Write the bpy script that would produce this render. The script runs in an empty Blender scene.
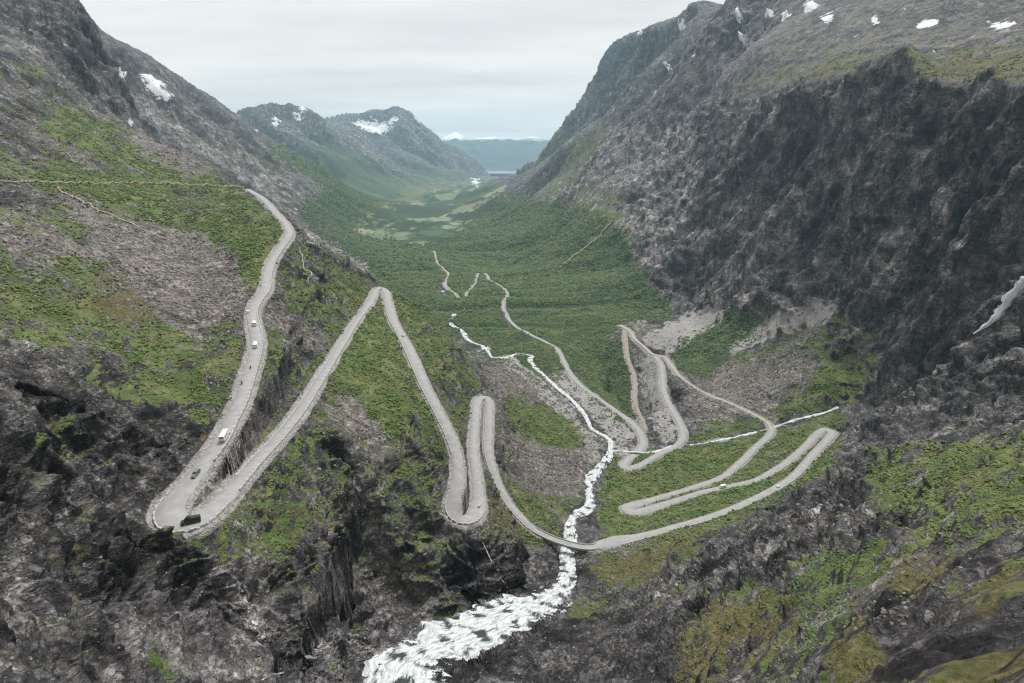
import bpy, math, random
import numpy as np
PI = math.pi
DENOISE = True
R = math.radians
C = bpy.context.scene.collection
SC = bpy.context.scene
# ------------------------------------------------------------------ camera
W0, H0, F = 1024.0, 683.0, 569.0
PITCH = R(18.6)
SP, CP = math.sin(PITCH), math.cos(PITCH)
cam = bpy.data.cameras.new('camera')
camo = bpy.data.objects.new('camera', cam); C.objects.link(camo)
cam.sensor_width = 36.0
cam.lens = F * 36.0 / W0
cam.clip_start = 0.5
cam.clip_end = 90000.0
camo.location = (0, 0, 0)
camo.rotation_euler = (PI / 2 - PITCH, 0, 0)
SC.camera = camo
# ------------------------------------------------------------------ sky, sun, exposure
SUN_EL, SUN_AZ = R(63), R(28)
world = bpy.data.worlds.new('World'); SC.world = world
world.use_nodes = True
wn, wl = world.node_tree.nodes, world.node_tree.links
wn.clear()
wo = wn.new('ShaderNodeOutputWorld')
bgs = wn.new('ShaderNodeBackground'); bgs.inputs['Strength'].default_value = 0.06
sky = wn.new('ShaderNodeTexSky'); sky.sky_type = 'NISHITA'; sky.sun_disc = False
sky.sun_elevation = SUN_EL; sky.sun_rotation = SUN_AZ
wl.new(sky.outputs[0], bgs.inputs['Color'])
# overcast cloud deck: a flat layer of streaky cloud seen in perspective
tc = wn.new('ShaderNodeTexCoord')
sep = wn.new('ShaderNodeSeparateXYZ'); wl.new(tc.outputs['Generated'], sep.inputs[0])
def wmath(op, a, b=None, clamp=False):
    n = wn.new('ShaderNodeMath'); n.operation = op; n.use_clamp = clamp
    for i, v in enumerate((a, b)):
        if v is None: continue
        if isinstance(v, (int, float)): n.inputs[i].default_value = v
        else: wl.new(v, n.inputs[i])
    return n.outputs[0]
zc = wmath('ADD', wmath('MAXIMUM', sep.outputs[2], 0.0), 0.09)
cx = wmath('DIVIDE', sep.outputs[0], zc); cy = wmath('DIVIDE', sep.outputs[1], zc)
comb = wn.new('ShaderNodeCombineXYZ'); wl.new(cx, comb.inputs[0]); wl.new(cy, comb.inputs[1])
mp = wn.new('ShaderNodeMapping'); wl.new(comb.outputs[0], mp.inputs['Vector'])
mp.inputs['Scale'].default_value = (0.42, 1.0, 1.0); mp.inputs['Rotation'].default_value = (0, 0, R(9))
cn = wn.new('ShaderNodeTexNoise'); wl.new(mp.outputs[0], cn.inputs['Vector'])
cn.inputs['Scale'].default_value = 0.9; cn.inputs['Detail'].default_value = 7; cn.inputs['Roughness'].default_value = 0.52
cr = wn.new('ShaderNodeValToRGB'); wl.new(cn.outputs[0], cr.inputs[0])
cr.color_ramp.elements[0].position = 0.34; cr.color_ramp.elements[0].color = (0.56, 0.55, 0.535, 1)
cr.color_ramp.elements[1].position = 0.62; cr.color_ramp.elements[1].color = (0.74, 0.715, 0.68, 1)
bgc = wn.new('ShaderNodeBackground'); bgc.inputs['Strength'].default_value = 1.0
wl.new(cr.outputs[0], bgc.inputs['Color'])
mx = wn.new('ShaderNodeMixShader'); mx.inputs[0].default_value = 0.88
wl.new(bgs.outputs[0], mx.inputs[1]); wl.new(bgc.outputs[0], mx.inputs[2])
wl.new(mx.outputs[0], wo.inputs['Surface'])
sl = bpy.data.lights.new('sun', 'SUN'); sl.energy = 3.0; sl.angle = R(20); sl.color = (1.0, 0.965, 0.92)
slo = bpy.data.objects.new('sun', sl); C.objects.link(slo)
sd = (math.sin(SUN_AZ) * math.cos(SUN_EL), math.cos(SUN_AZ) * math.cos(SUN_EL), math.sin(SUN_EL))
from mathutils import Vector
slo.rotation_euler = Vector(sd).to_track_quat('Z', 'Y').to_euler()
SC.view_settings.view_transform = 'Standard'; SC.view_settings.look = 'None'
SC.view_settings.exposure = 0.55; SC.view_settings.gamma = 1.0
SC.view_settings.use_curve_mapping = False
SC.cycles.max_bounces = 5; SC.cycles.diffuse_bounces = 2; SC.cycles.volume_bounces = 1
SC.cycles.use_denoising = DENOISE; SC.cycles.denoising_prefilter = 'NONE'
SC.cycles.pixel_filter_type = 'BLACKMAN_HARRIS'; SC.cycles.filter_width = 1.25
HAZE = 4.6e-5
rng = np.random.default_rng(7)
random.seed(7)
# ------------------------------------------------------------------ survey: picture point + drop (or range) -> place in the valley
def ang(px, py):
    a = (np.asarray(px, float) - 512) / F; b = (341.5 - np.asarray(py, float)) / F
    f = CP + b * SP
    return np.arctan2(a, f), (-SP + b * CP) / np.hypot(a, f)
def pix(th, e):
    # direction (sin th, cos th, e)
    x = np.sin(th); y = np.cos(th); f = y * CP - e * SP; u = y * SP + e * CP
    f = np.maximum(f, 1e-3)
    return 512 + F * x / f, 341.5 - F * u / f
ctl = []          # (theta, ln r, e)
def V(*pts):      # visible point, drop below the viewpoint
    for px, py, D in pts:
        t, e = ang(px, py); ctl.append((float(t), math.log(D / -float(e)), float(e)))
def G(*pts):      # visible point, horizontal range
    for px, py, r in pts:
        t, e = ang(px, py); ctl.append((float(t), math.log(r), float(e)))
def H(*pts):      # hidden point behind (px,py): range, drop
    for px, py, r, D in pts:
        t, e = ang(px, py); ctl.append((float(t), math.log(r), -D / r))
def smooth_path(pts, step=None, n=12):
    """pts: (px,py,D[,w]) with D sometimes None -> dense array of (x,y,z,w) Catmull-Rom in space"""
    P = []
    cum = [0.0]
    for i in range(1, len(pts)):
        cum.append(cum[-1] + math.hypot(pts[i][0] - pts[i-1][0], pts[i][1] - pts[i-1][1]))
    ks = [i for i, p in enumerate(pts) if p[2] is not None]
    D = np.interp(cum, [cum[i] for i in ks], [pts[i][2] for i in ks])
    for p, d in zip(pts, D):
        t, e = ang(p[0], p[1]); r = d / -float(e)
        w = p[3] if len(p) > 3 else 0
        P.append((r * math.sin(t), r * math.cos(t), -d, w))
    P = np.array(P)
    # widths: fill zeros
    kk = np.where(P[:, 3] > 0)[0]
    if len(kk): P[:, 3] = np.interp(cum, np.array(cum)[kk], P[kk, 3])
    out = []
    for i in range(len(P) - 1):
        p0 = P[max(i-1, 0)]; p1 = P[i]; p2 = P[i+1]; p3 = P[min(i+2, len(P)-1)]
        # centripetal parametrisation
        def dd(a, b): return max(math.sqrt(math.dist(a[:2], b[:2])), 1e-3)
        t0 = 0; t1 = t0 + dd(p0, p1); t2 = t1 + dd(p1, p2); t3 = t2 + dd(p2, p3)
        if i == 0: t0 = -dd(p1, p2); t1 = 0; t2 = dd(p1, p2); t3 = t2 + dd(p2, p3); p0 = 2*p1 - p2
        if i == len(P) - 2: p3 = 2*p2 - p1; t3 = t2 + dd(p1, p2)
        m = max(2, int(math.dist(p1[:3], p2[:3]) / 1.6))
        m = min(m, 60)
        for k in range(m):
            t = t1 + (t2 - t1) * k / m
            A1 = (t1-t)/(t1-t0)*p0 + (t-t0)/(t1-t0)*p1
            A2 = (t2-t)/(t2-t1)*p1 + (t-t1)/(t2-t1)*p2
            A3 = (t3-t)/(t3-t2)*p2 + (t-t2)/(t3-t2)*p3
            B1 = (t2-t)/(t2-t0)*A1 + (t-t0)/(t2-t0)*A2
            B2 = (t3-t)/(t3-t1)*A2 + (t-t1)/(t3-t1)*A3
            out.append((t2-t)/(t2-t1)*B1 + (t-t1)/(t2-t1)*B2)
    out.append(P[-1])
    return np.array(out)
N = None
# ---- the roads: (px, py, drop, width m)
ROAD_A = [(247,189,56,8),(262,198,60),(275,212,65),(287,226,72),(288,236,76),(279,249,82),(271,262,87),(267,275,91,6.8),(265,290,94),
 (257,301,97),(252,312,99),(254,325,101),(257,340,103,6.8),(254,358,106),(248,378,108),(241,400,111,6.4),(231,420,113),(221,440,115),(208,458,117),
 (195,475,118.5,7),(181,492,119.5),(171,505,120.5,9.5),(170,517,121,10),(178,524,121.5,10),(192,524,122,9.5),(207,514,123,8.5),(221,501,124),(238,482,125.6,6.8),(255,462,127.8),(275,441,130.8,6.4),
 (295,417,134.2),(312,392,138.),(328,366,142),(342,343,145.4),(356,321,148.5,6.4),(367,306,150),(373,296,151.5),(376,289.5,152.5,7.5),(381,288,153.5,8.5),(386,292,155,8)]
ROAD_A2 = [(386,292,155,8),(388,303,157),(392,318,160),(400,333,163,7.4),(409,350,167,8),(417,368,171),(427,390,177),(438,411,183,7),(449,433,189),(456,452,195,7),(458,470,200),(457,486,204,8),(453.5,500,208,9.5),
 (454.5,512,212,11),(462,519,215,11),(471,518,217,11),(477,510,219,10),(478.5,500,221,8),(477,483,223,7),(475,465,225),(473,448,227,6.8),(474,430,229),(475.5,415,231,6.8),(476.5,404,233,7.5),(480,398,234.5,9),(485,397.5,236,9),(489,402,238,8)]
ROAD_B = [(489,402,238,8),(489,415,240,6.8),(488.5,430,243),(488,451,247,6.8),(493,471,251,6.0),(499,486,254.5,5.6),(508.6,503,258),(522,519,262,5.6),(532,528,265),(540,533,267,5.6)]
BRIDGE = [(540,533,267,5.6),(553,539,269),(567,543.5,270.5),(582,547,272),(592,547.5,273,6)]
ROAD_C = [(592,547.5,273,6),(602,544.5,273.4,9),(618,540.5,273.8,11),(635,537.5,274.3,7.5),(650,534,275),(665,530,275.8,6),(680,525.5,276.6),(700.5,520,277.8,6.2),(731,509.5,279.5),(762,495.5,281.5,6.4),(778,487,283,6.4),(795,475.5,285),(808,461.5,287,6.4),
 (819,449,289,6.6),(829,438.5,291,7.5),(832,432.5,292,8.5),(826,429.5,293,8.5),(819,433,294,8),(811,441,295,6.8),(803,449,296,6.8),(789,461,298),(772,472,300,6.4),(758,479.5,301),(741,484,302,6.4),(721,488,303,6.2),(700,493,304),(680,499.5,305,7),(660,506,306,8.5),(645,510.5,306.6,9.5),
 (632,512.5,307.2,9.5),(625.5,509.5,308,10),(632,505.5,308.8,9.5),(645,502,309.4,8),(671,494.5,310.4,6),(700,485.5,311.5),(721,478,312.5,6.2),(732,470.5,313.5,6.8),(743.5,460,314.5,6.8),(757,446.5,316),(767,438,317,6.8),(772.5,431,318,6.8)]
ROAD_D = [(772.5,431,318,6.4),(768,423,319,5),(748,411.5,319.5,4.6),(724,401,320),(703,392,320),(690,384,320,4.8),(680,376.5,320),(669,362.5,320),(663,356,320,6),(654,354.5,320.5,6.5),(643,345.5,321,6),(634,338,322,6),(630,331,322.5,6.4),(625,328,323,7),(619,325,323.5,9)]
TRACK = [(625,330,322.5,4.5),(624.5,336,322),(625.5,345,322,4.6),(627.5,359,322),(633,373,323),(634.5,385,324,4.2),(634,397,325),(637,410,326,3.6),(642.7,422,327),(645,430,327.5,2.6)]
ROAD_E = [(655,356,320,7),(661,365,319.5,7),(662.5,378,319,7),(663,388,319),(669,404,319,7),(677,418,319.5),(682.5,429,320,7.4),(683,438,320.5),(676,446,321,7),(662,453,322),(648,461,323.5,7),(636,467,325,8),(627,468.5,326,9),(623,466,326.8,9),(627,460.5,327.4,8),(637,453,327.6,8),(642.5,445,327.8,7.5),
 (641.5,436,328,7.5),(636,427,328,7.5),(620,414,328.5,7.5),(605,403,329),(580,385,330,7),(569,372,331),(563.5,361,331.5,7),(557,349.5,332),(545,341.5,333,7),(530,334.5,334),(514,325,335,7),(504,311,336,7),(503.5,303,337),(507,294,338,7),(497,285,340),(489,280,342),(484,274,344,8),(480,274,345,8),(474,285,346,7),(465,297,347,5)]
ROAD_F = [(459,300,350,12),(456,296.5,350,10),(450,291,351,8),(445.5,286,352,7),(446,279,353,7),(448,273,354),(444,269.5,355,7),(438,265,356,7),(435.5,260,357),(434.5,254,358),(433,250,359,6)]
# ---- the water: (px, py, drop, width m)
FALLS = [(392,700,184,30),(397,683,190,31),(408,664,195,31),(433,647,203,28),(470,634,213,29),(500,619,223,29),(527,608,232,27),(553,596,245,21),(566,583,256,13),(568,566,269,11),(567,554,277,11),(570,540,287,11),(569.5,527,292,9),(573,517,297,7),(580,512,301,11),(588,508,304,12),(590,498,308,8),(588,486,313,9),(592,476,316,12),(598.5,468,319,9),(606,460,321,10),(610.5,450,324,7),(609,439,326,7),(599,433,327,7),(590,427,328,6)]
RIVER = [(590,427,328,6),(586,417,329,6.5),(578,406,329.5,7),(569,397,330,6),(560,390,330.5,7.5),(550,381,331,7),(541,373,331.5,9),(533,365,332,8),(530,358.5,332.5,9),(533,356,333,6)]
RIVER2 = [(590,420,329,3),(575,408,329.5,3.4),(556,392,331,3),(540,380,332,3.6),(528,373,332.5,4),(520,366,333,6),(513,358.5,333.5,7)]
RIVER3 = [(533,356,333,6),(524,354,333.5,3.4),(515,354.5,334,6),(506,357.5,334,10),(499,357.5,334.4,4),(493,357.5,335,4.5),(488,351,336,6),(485.5,348,336,14),(482,345.5,337,6),(473,342.5,338,5.5),(467,338.5,339,8),(463,332,340,9),(458,328,341,6),(452,325,342,9),(451,320,343,11),(454,314,345,10)]
RIVER4 = [(445,298,351,18),(443,291,352,14),(441.5,286,353,14),(440,284,353,9),(436.5,280,354,7)]
TRIB = [(838,407,292,5.7),(826,412,298,3.8),(813,415.5,303,6.4),(802,418,307,3.4),(793,420.5,311,5.7),(784,423.5,315,3.4),(774,427,320,5.1),(762,430.5,321.5,3.0),(748,434,322.5,5.1),(735,437,323,3.0),(720,440,323.5,4.6),(705,443,324,2.5),(690,445,324.3,3.3),(680,445.5,324.5,2.5),(672,446,325,5.3),(664,449,325.2,3.4),(656,451.5,325.4,5.1),(645,452.5,325.6,2.5),(634,451.5,325.8,3.8),(620,451,326,2.5),(611,451,326,5.1)]
roads = {k: smooth_path(v) for k, v in dict(A=ROAD_A, A2=ROAD_A2, B=ROAD_B, BR=BRIDGE, C=ROAD_C, D=ROAD_D, T=TRACK, E=ROAD_E, F=ROAD_F).items()}
waters = {k: smooth_path(v) for k, v in dict(falls=FALLS, river=RIVER, river2=RIVER2, river3=RIVER3, river4=RIVER4, trib=TRIB).items()}
for L in (ROAD_A, ROAD_A2, ROAD_B, ROAD_C, ROAD_D, ROAD_E, ROAD_F): V(*[p[:3] for p in L])
for L in (FALLS, RIVER, RIVER3): V(*[p[:3] for p in L if p[2] not in (287,292,297)])
V(*[p[:3] for p in TRIB[:16:2]])
V((740,425,319),(720,430,322),(700,415,321),(690,430,322),(800,402,300),(760,405,316),(825,422,293),(842,418,289))
V((570,540,287),(569.5,527,292))
# ---- foreground and the near left hillside
G((0,683,95),(100,683,118),(200,683,135),(300,683,150),(500,683,160),(600,683,150),(700,683,115),(800,683,70),(900,683,46),(1024,683,32),
  (0,640,108),(0,600,122),(0,550,138),(0,500,155),(0,450,180),(0,400,215),(0,350,260),(0,300,320),(0,250,400),(0,210,500),(0,180,620),(0,120,840),(0,60,1050),
  (100,600,155),(100,540,172),(100,480,195),(100,420,230),(100,360,285),(100,300,360),(100,250,460),(100,200,640),(100,150,900),
  (150,550,182),(200,600,178),(230,560,196),(270,600,204),(320,600,222),(300,550,230),(350,600,245),(380,640,190),(340,640,180),(330,660,165),
  (50,160,800),(50,100,1050),(33,60,1150),(100,115,1150),(150,165,950),(200,200,800),(150,250,520),(200,250,580),(200,300,440),(150,350,330),(150,420,258),(190,400,285),(200,350,345),(130,470,215),(145,510,192),
  (230,330,390),(235,280,500),(250,230,620))
G((400,600,262),(380,570,272),(350,560,258),(440,600,262),(420,550,284),(450,536,292),(465,535,292),(470,575,285),(490,600,268),(485,580,283),(500,560,300),(520,570,305),(540,580,300),(520,545,338),(540,555,330))
V((310,560,168),(345,520,176),(300,480,150),(260,500,136),(350,470,163),(400,460,178),(430,480,194),(350,430,150),(400,400,158),(360,360,148),(400,530,203),(430,515,207),(430,545,212),
  (370,310,149.5),(340,300,132),(320,270,115),(300,330,122),(300,290,112),(280,380,121),(330,320,135),(200,505,122),(215,480,122),(240,450,124),
  (466,500,211),(467,470,208),(467,440,212),(483,430,236),(483,460,233),(470,400,222),(460,385,212),(480,390,226),(440,380,196),(420,345,176),(400,310,160),(430,350,190),
  (493,395,247),(500,415,262),(505,440,264),(510,470,264),(530,500,273),(550,515,282),(520,430,285),(560,450,302),(545,480,292),(565,490,300),(500,380,285),(520,400,305),(560,420,318),(590,450,318),(580,470,312),(540,440,300),(500,365,300))
# ---- crest of the left hillside and what it hides
G((200,167,1080),(250,197,880),(300,238,770),(340,258,700),(370,272,668),(150,139,1230),(110,113,1300),(396,292,640),(420,312,640),(442,332,640),(462,350,640))
H((200,165,1500,150),(250,193,1250,200),(300,235,1100,250),(340,256,980,250),(370,270,900,250),(396,292,850,270),(420,312,850,300),(442,332,800,305),(462,350,790,315),(150,139,1650,80),
  (300,235,1600,330),(370,270,1400,335),(250,193,1900,300),(200,165,2000,150))
# ---- dark mountain at the upper left
G((95,30,1750),(100,45,1780),(106,62,1800),(118,75,1800),(112,95,1900),(584,122,4200),(598,80,4700),(612,50,4700))
G((0,5,1400),(33,43,1320),(67,73,1350),(110,108,1400),(145,131,1480),(60,30,1450),(80,60,1480),(100,60,1580),(115,83,1600),(133,121,1600),(82,0,1700),(40,-10,1600),(0,-60,1750),(75,-20,1750),(40,-70,2100),(95,15,1720),(103,32,1760))
H((103,33,2200,-300),(115,83,2100,-60),(133,121,2000,-20),(82,0,2200,-400))
# ---- second ridge
G((107,34,2700),(133,50,2800),(160,67,2950),(200,87,3200),(233,108,3400),(269,129,3600),(298,150,3800),(328,168,4000),(350,188,4100),
  (120,70,2500),(150,100,2350),(180,140,2200),(220,165,2300),(200,120,2600),(250,150,2900),(250,180,2200),(290,180,3100),(300,215,2300),(330,200,3100),(340,235,2300),(370,225,3000),(380,245,2450),(375,208,3900))
H((107,34,4000,-450),(160,67,4200,-380),(200,87,4600,-150),(233,108,4800,0),(269,129,5000,100),(298,150,5200,200),(328,168,5300,320),(350,188,5200,360),(107,34,8000,-500))
# ---- third and fourth mountains
G((245,107,6600),(261,100,6500),(283,103,6600),(308,110,6800),(325,115,6800),(347,123,6900),(367,131,7000),(386,149,7100),(415,172,7200),(300,140,6000),(340,150,6100),(370,165,6200),(390,180,6300),(360,190,5500),(425,182,7000))
H((261,100,8200,-200),(308,110,8200,-150),(347,123,7900,-50),(386,149,8000,150),(415,172,8200,340))
G((345,117,9400),(367,114,9300),(390,113,9200),(406,113,9200),(425,122,9400),(440,133,9500),(463,147,9600),(480,163,9700),(430,160,8900),(400,150,8900),(455,172,8800))
H((367,114,12500,-100),(406,113,12500,0),(440,133,12500,200),(463,147,12500,380),(261,100,14000,0),(480,163,12500,420))
# ---- valley floor
V((400,290,338),(420,300,342),(400,265,352),(440,240,362),(410,240,365),(480,240,350),(400,225,375),(440,220,382),(470,225,376),(420,205,392),(460,205,395),(480,200,396),(430,192,400),(470,190,402),(490,186,405),(495,181,410),(470,183,408),(500,177,418),
  (480,310,338),(500,340,334),(470,320,340),(540,350,333),(590,390,330),(520,350,333),(600,430,327),(580,395,330))
H((420,150,11500,430),(490,170,11500,430),(500,170,14000,430),(500,170,19000,440),(540,170,14000,400),(420,150,19000,400),(250,100,19000,300),(600,100,19000,300),(-300,100,19000,0),(1300,100,19000,0),(850,100,19000,0),(530,170,9000,420),(515,170,8500,420))
# ---- right side of the valley, from the forested apron up
G((560,330,1080),(600,340,1030),(560,290,1400),(520,270,1900),(600,290,1350),(640,300,1270),(560,240,1850),(600,240,1700),(520,230,2400),(640,260,1500),(690,290,1250),(670,320,1120),(700,320,1150),(720,316,1110),(690,335,1060),(720,345,980),
  (760,330,1010),(790,315,985),(828,307,930),(800,340,900),(850,330,850),(870,370,760),(868,395,760),(840,380,760),(800,380,790),(760,370,860),(720,390,850),(700,365,930),
  (650,400,850),(645,370,960),(600,370,930),(610,395,850),(655,430,745),
  (500,215,3300),(520,200,3100),(540,180,3300),(560,200,2500),(600,200,2000),(530,168,3900),(517,178,4200),(550,155,3400),(575,139,3200),(607,115,2900),(640,97,2750),(677,65,2500),(705,30,2450),(730,7,2400),(600,160,2400),(640,160,2050),(640,130,2350),(680,110,2100),(650,210,1700),(700,250,1300),
  (700,200,1450),(700,150,1700),(740,100,1750),(740,60,1950),(760,290,1060),(760,250,1130),(760,200,1240),(760,150,1330),(760,110,1500),(770,30,2100),(770,0,2300),(770,-50,2500),(850,-60,2600),(1024,-60,2200),(740,-20,2500))
H((530,168,4700,180),(770,-50,3600,-700),(900,-60,4500,-600))
G((590,108,4000),(603,83,3950),(617,53,3900),(630,33,3850),(657,22,3800),(680,13,3700),(710,4,3500),(740,-10,3000),(700,-5,3500),(573,115,4900),(553,137,5200),(535,155,6300),(520,172,6700),(640,70,3450),(610,100,3600),(665,45,3250),(650,50,3500),(630,60,3650))
H((520,172,8000,350),(553,137,7500,200),(590,108,7000,-50),(603,83,6500,-150),(630,33,6500,-300),(680,13,7000,-400),(740,-10,7000,-400))
# ---- the right cliffs
G((830,300,955),(800,290,1010),(860,310,885),(850,250,1000),(850,200,1050),(850,150,1085),(850,100,1120),(850,78,1160),(850,65,1300),(850,40,1700),(850,0,2050),(800,250,1080),(800,200,1130),(800,150,1180),(800,110,1260),(800,85,1370),(800,50,1800),
  (900,330,790),(900,380,690),(900,300,820),(900,250,860),(900,200,900),(900,150,930),(900,100,960),(900,82,1010),(900,65,1180),(900,30,1600),(900,0,1850),
  (950,400,585),(950,350,655),(950,300,715),(950,250,760),(950,200,800),(950,150,835),(950,105,870),(950,85,930),(920,84,975),(945,84,945),(970,84,920),(995,84,890),(880,80,1060),(920,78,1020),(945,78,990),(970,78,965),(995,78,935),(930,70,1080),(980,70,1030),(950,62,1130),(950,30,1560),(925,0,1800),(925,42,1430),(975,0,1760),(900,45,1390),
  (1024,400,540),(1024,350,590),(1024,300,645),(1024,250,690),(1024,200,725),(1024,150,750),(1024,110,780),(1024,85,850),(1024,62,1000),(1024,25,1450),(1024,0,1680),(870,400,730),(885,420,590),(1000,425,510),(950,428,540),
  (860,410,690),(852,425,650),(850,440,615))
# ---- near shoulder on the right
G((820,480,450),(835,458,545),(800,495,395),(760,510,370),(720,525,350),(760,530,290),(800,520,275),(850,490,300),(850,470,370),(880,452,330),(900,447,320),(950,442,290),(1024,437,250),
  (620,565,325),(650,555,330),(690,545,320),(700,570,255),(650,590,260),(600,590,288),(600,620,230),(650,630,190),(700,610,180),(750,580,200),(800,560,190),(850,530,200),(900,490,215),(950,470,210),(1024,470,175),
  (900,560,115),(950,520,130),(1024,520,105),(800,610,115),(850,600,100),(900,600,80),(1000,570,75),(1024,620,50),(960,650,48),(850,650,68),(750,640,120),(540,640,200),(500,650,190),(560,610,255),(590,575,300))
H((900,447,450,240),(950,442,420,205),(1024,437,400,170),(880,452,460,235))
# ---- outside the frame
G((-150,683,80),(-150,500,130),(-150,350,230),(-150,200,600),(-150,60,1200),(-200,-50,1700),(1200,683,25),(1200,500,110),(1200,420,420),(1200,300,560),(1200,120,680),(1200,0,1500),(1200,-50,1800))
H((-400,683,30,15),(-400,300,160,20),(-400,300,800,-200),(1400,683,20,22),(1400,300,200,40),(1400,300,700,-100),
  (512,683,8,26),(200,683,8,22),(-400,683,8,12),(1400,683,8,12),(800,683,8,22),(512,683,20,50),(512,683,60,110),(200,683,40,50),(200,683,80,85),(0,683,40,42),(700,683,50,72),(900,683,20,28),(1024,683,10,14))
CT = np.array(ctl)
# drop near-duplicates
keep = []
seen = set()
for i, (t, l, e) in enumerate(CT):
    k = (round(t / .006), round(l / .006))
    if k in seen: continue
    seen.add(k); keep.append(i)
CT = CT[keep]
# the same surface, solved once in (bearing, log range): a smooth sheet through every surveyed point
TH0, TH1, L0, L1 = -1.12, 1.05, math.log(8.0), math.log(19000.0)
def rbf_fit(P, v, c=0.035, lam=2e-4):
    d = np.sqrt(((P[:, None] - P[None]) ** 2).sum(-1) + c * c)
    n = len(P); A = np.zeros((n + 3, n + 3)); A[:n, :n] = d - lam * np.eye(n) * 10
    A[:n, n] = 1; A[:n, n+1:] = P; A[n, :n] = 1; A[n+1:, :n] = P.T
    return np.linalg.solve(A, np.concatenate([v, np.zeros(3)]))
def rbf_eval(P, w, Q, c=0.035):
    out = np.empty(len(Q)); n = len(P)
    for s in range(0, len(Q), 20000):
        q = Q[s:s+20000]
        d = np.sqrt(((q[:, None] - P[None]) ** 2).sum(-1) + c * c)
        out[s:s+20000] = d @ w[:n] + w[n] + q @ w[n+1:]
    return out
PP = CT[:, :2]; wr = rbf_fit(PP, CT[:, 2])
gt = np.linspace(TH0, TH1, 260); gl = np.linspace(L0, L1, 520)
GT, GL = np.meshgrid(gt, gl, indexing='ij')
E0 = rbf_eval(PP, wr, np.stack([GT.ravel(), GL.ravel()], 1)).reshape(GT.shape)
# dense grid
NT, NL = 1150, 2300
dt = np.linspace(TH0, TH1, NT); dl = np.linspace(L0, L1, NL)
def up(a, src0, src1, n_new, axis):
    # cubic (Catmull-Rom) upsampling along an axis
    n = a.shape[axis]; x = np.linspace(0, n - 1, n_new); i = np.clip(np.floor(x).astype(int), 0, n - 2); f = x - i
    sh = [1] * a.ndim; sh[axis] = n_new; f = f.reshape(sh)
    g = lambda k: np.take(a, np.clip(i + k, 0, n - 1), axis=axis)
    p0, p1, p2, p3 = g(-1), g(0), g(1), g(2)
    return p1 + 0.5 * f * (p2 - p0 + f * (2*p0 - 5*p1 + 4*p2 - p3 + f * (3*(p1 - p2) + p3 - p0)))
E = up(up(E0, 0, 0, NT, 0), 0, 0, NL, 1)
rr = np.exp(dl)[None, :]
Z = E * rr
XX = np.sin(dt)[:, None] * rr; YY = np.cos(dt)[:, None] * rr
STH, SLN = dt[1] - dt[0], dl[1] - dl[0]
# ------------------------------------------------------------------ carve roads and stream beds into the sheet
def near_field(paths, reach):
    """distance beyond the edge of the nearest path, and the level of that path, on the dense grid"""
    D = np.full(Z.shape, 1e4, 'f4'); ZR = np.zeros(Z.shape, 'f4')
    for P in paths:
        for x, y, z, w in P:
            r = math.hypot(x, y); t = math.atan2(x, y); l = math.log(r)
            rc = reach(r) + w / 2
            a = rc / r; i0 = max(0, int((t - a - TH0) / STH)); i1 = min(NT, int((t + a - TH0) / STH) + 2)
            j0 = max(0, int((math.log(max(r - rc, 5)) - L0) / SLN)); j1 = min(NL, int((math.log(r + rc) - L0) / SLN) + 2)
            if i0 >= i1 or j0 >= j1: continue
            d = np.hypot(XX[i0:i1, j0:j1] - x, YY[i0:i1, j0:j1] - y) - w / 2
            s = D[i0:i1, j0:j1]; m = d < s
            s[m] = d[m]; ZR[i0:i1, j0:j1][m] = z
    return D, ZR
DR, ZR = near_field([roads[k] for k in 'ABCDTEF'] + [roads['A2']], lambda r: 22 + r * .004)
DW, ZW = near_field(list(waters.values()), lambda r: 20 + r * .003)
mW = DW < 900
bed = ZW - 0.5
Zn = np.minimum(Z, bed + np.maximum(DW, 0) * 0.9)
Zn = np.maximum(Zn, bed - 1.0 - np.maximum(DW, 0) * 1.3)
Zn = np.where(DW < 0, bed, Zn)
Z = np.where(mW, Zn, Z)
lo = ZR - 0.28 - 0.0006 * rr
dd = np.maximum(DR - 0.6 - 0.0012 * rr, 0)
cut = lo + dd * 0.95 + dd * dd * 0.012
fill = lo - dd * 1.25
Zn = np.clip(Z, fill, cut)
Z = np.where((DR < 900) & ((DR < 1.5) | (DW > 1.0)), Zn, Z)
E = Z / rr
# ------------------------------------------------------------------ rows gathered where the picture needs them
NR = 1500
de = np.abs(np.diff(E, axis=1)); w_ = np.hypot(np.diff(dl)[None] * 0.16, de)
w_ = w_ + 0.0002
cs = np.concatenate([np.zeros((NT, 1)), np.cumsum(w_, 1)], 1); cs /= cs[:, -1:]
k = 9                                       # smooth between bearings so rows stay even
pad = np.pad(cs, ((k, k), (0, 0)), 'edge'); cc = np.cumsum(np.concatenate([np.zeros((1, NL)), pad]), 0)
cs = (cc[2*k+1:] - cc[:-2*k-1]) / (2*k+1)
tgt = np.linspace(0, 1, NR)
J = np.stack([np.interp(tgt, cs[i], np.arange(NL)) for i in range(NT)])   # fractional column index
j0 = np.clip(J.astype(int), 0, NL - 2); jf = J - j0; ii = np.arange(NT)[:, None]
def smp(A): return A[ii, j0] * (1 - jf) + A[ii, j0 + 1] * jf
lr = L0 + J * SLN; rV = np.exp(lr)
X = np.sin(dt)[:, None] * rV; Y = np.cos(dt)[:, None] * rV; Zv = smp(Z)
dR = smp(DR); dW = smp(DW)
def normals(X, Y, Z):
    ax, ay, az = [np.gradient(a, axis=0) for a in (X, Y, Z)]
    bx, by, bz = [np.gradient(a, axis=1) for a in (X, Y, Z)]
    nx, ny, nz = ay*bz - az*by, az*bx - ax*bz, ax*by - ay*bx
    s = np.sign(nz); s[s == 0] = 1
    L = np.sqrt(nx*nx + ny*ny + nz*nz) + 1e-9
    return nx/L*s, ny/L*s, nz/L*s
nx, ny, nz = normals(X, Y, Zv)
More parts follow.
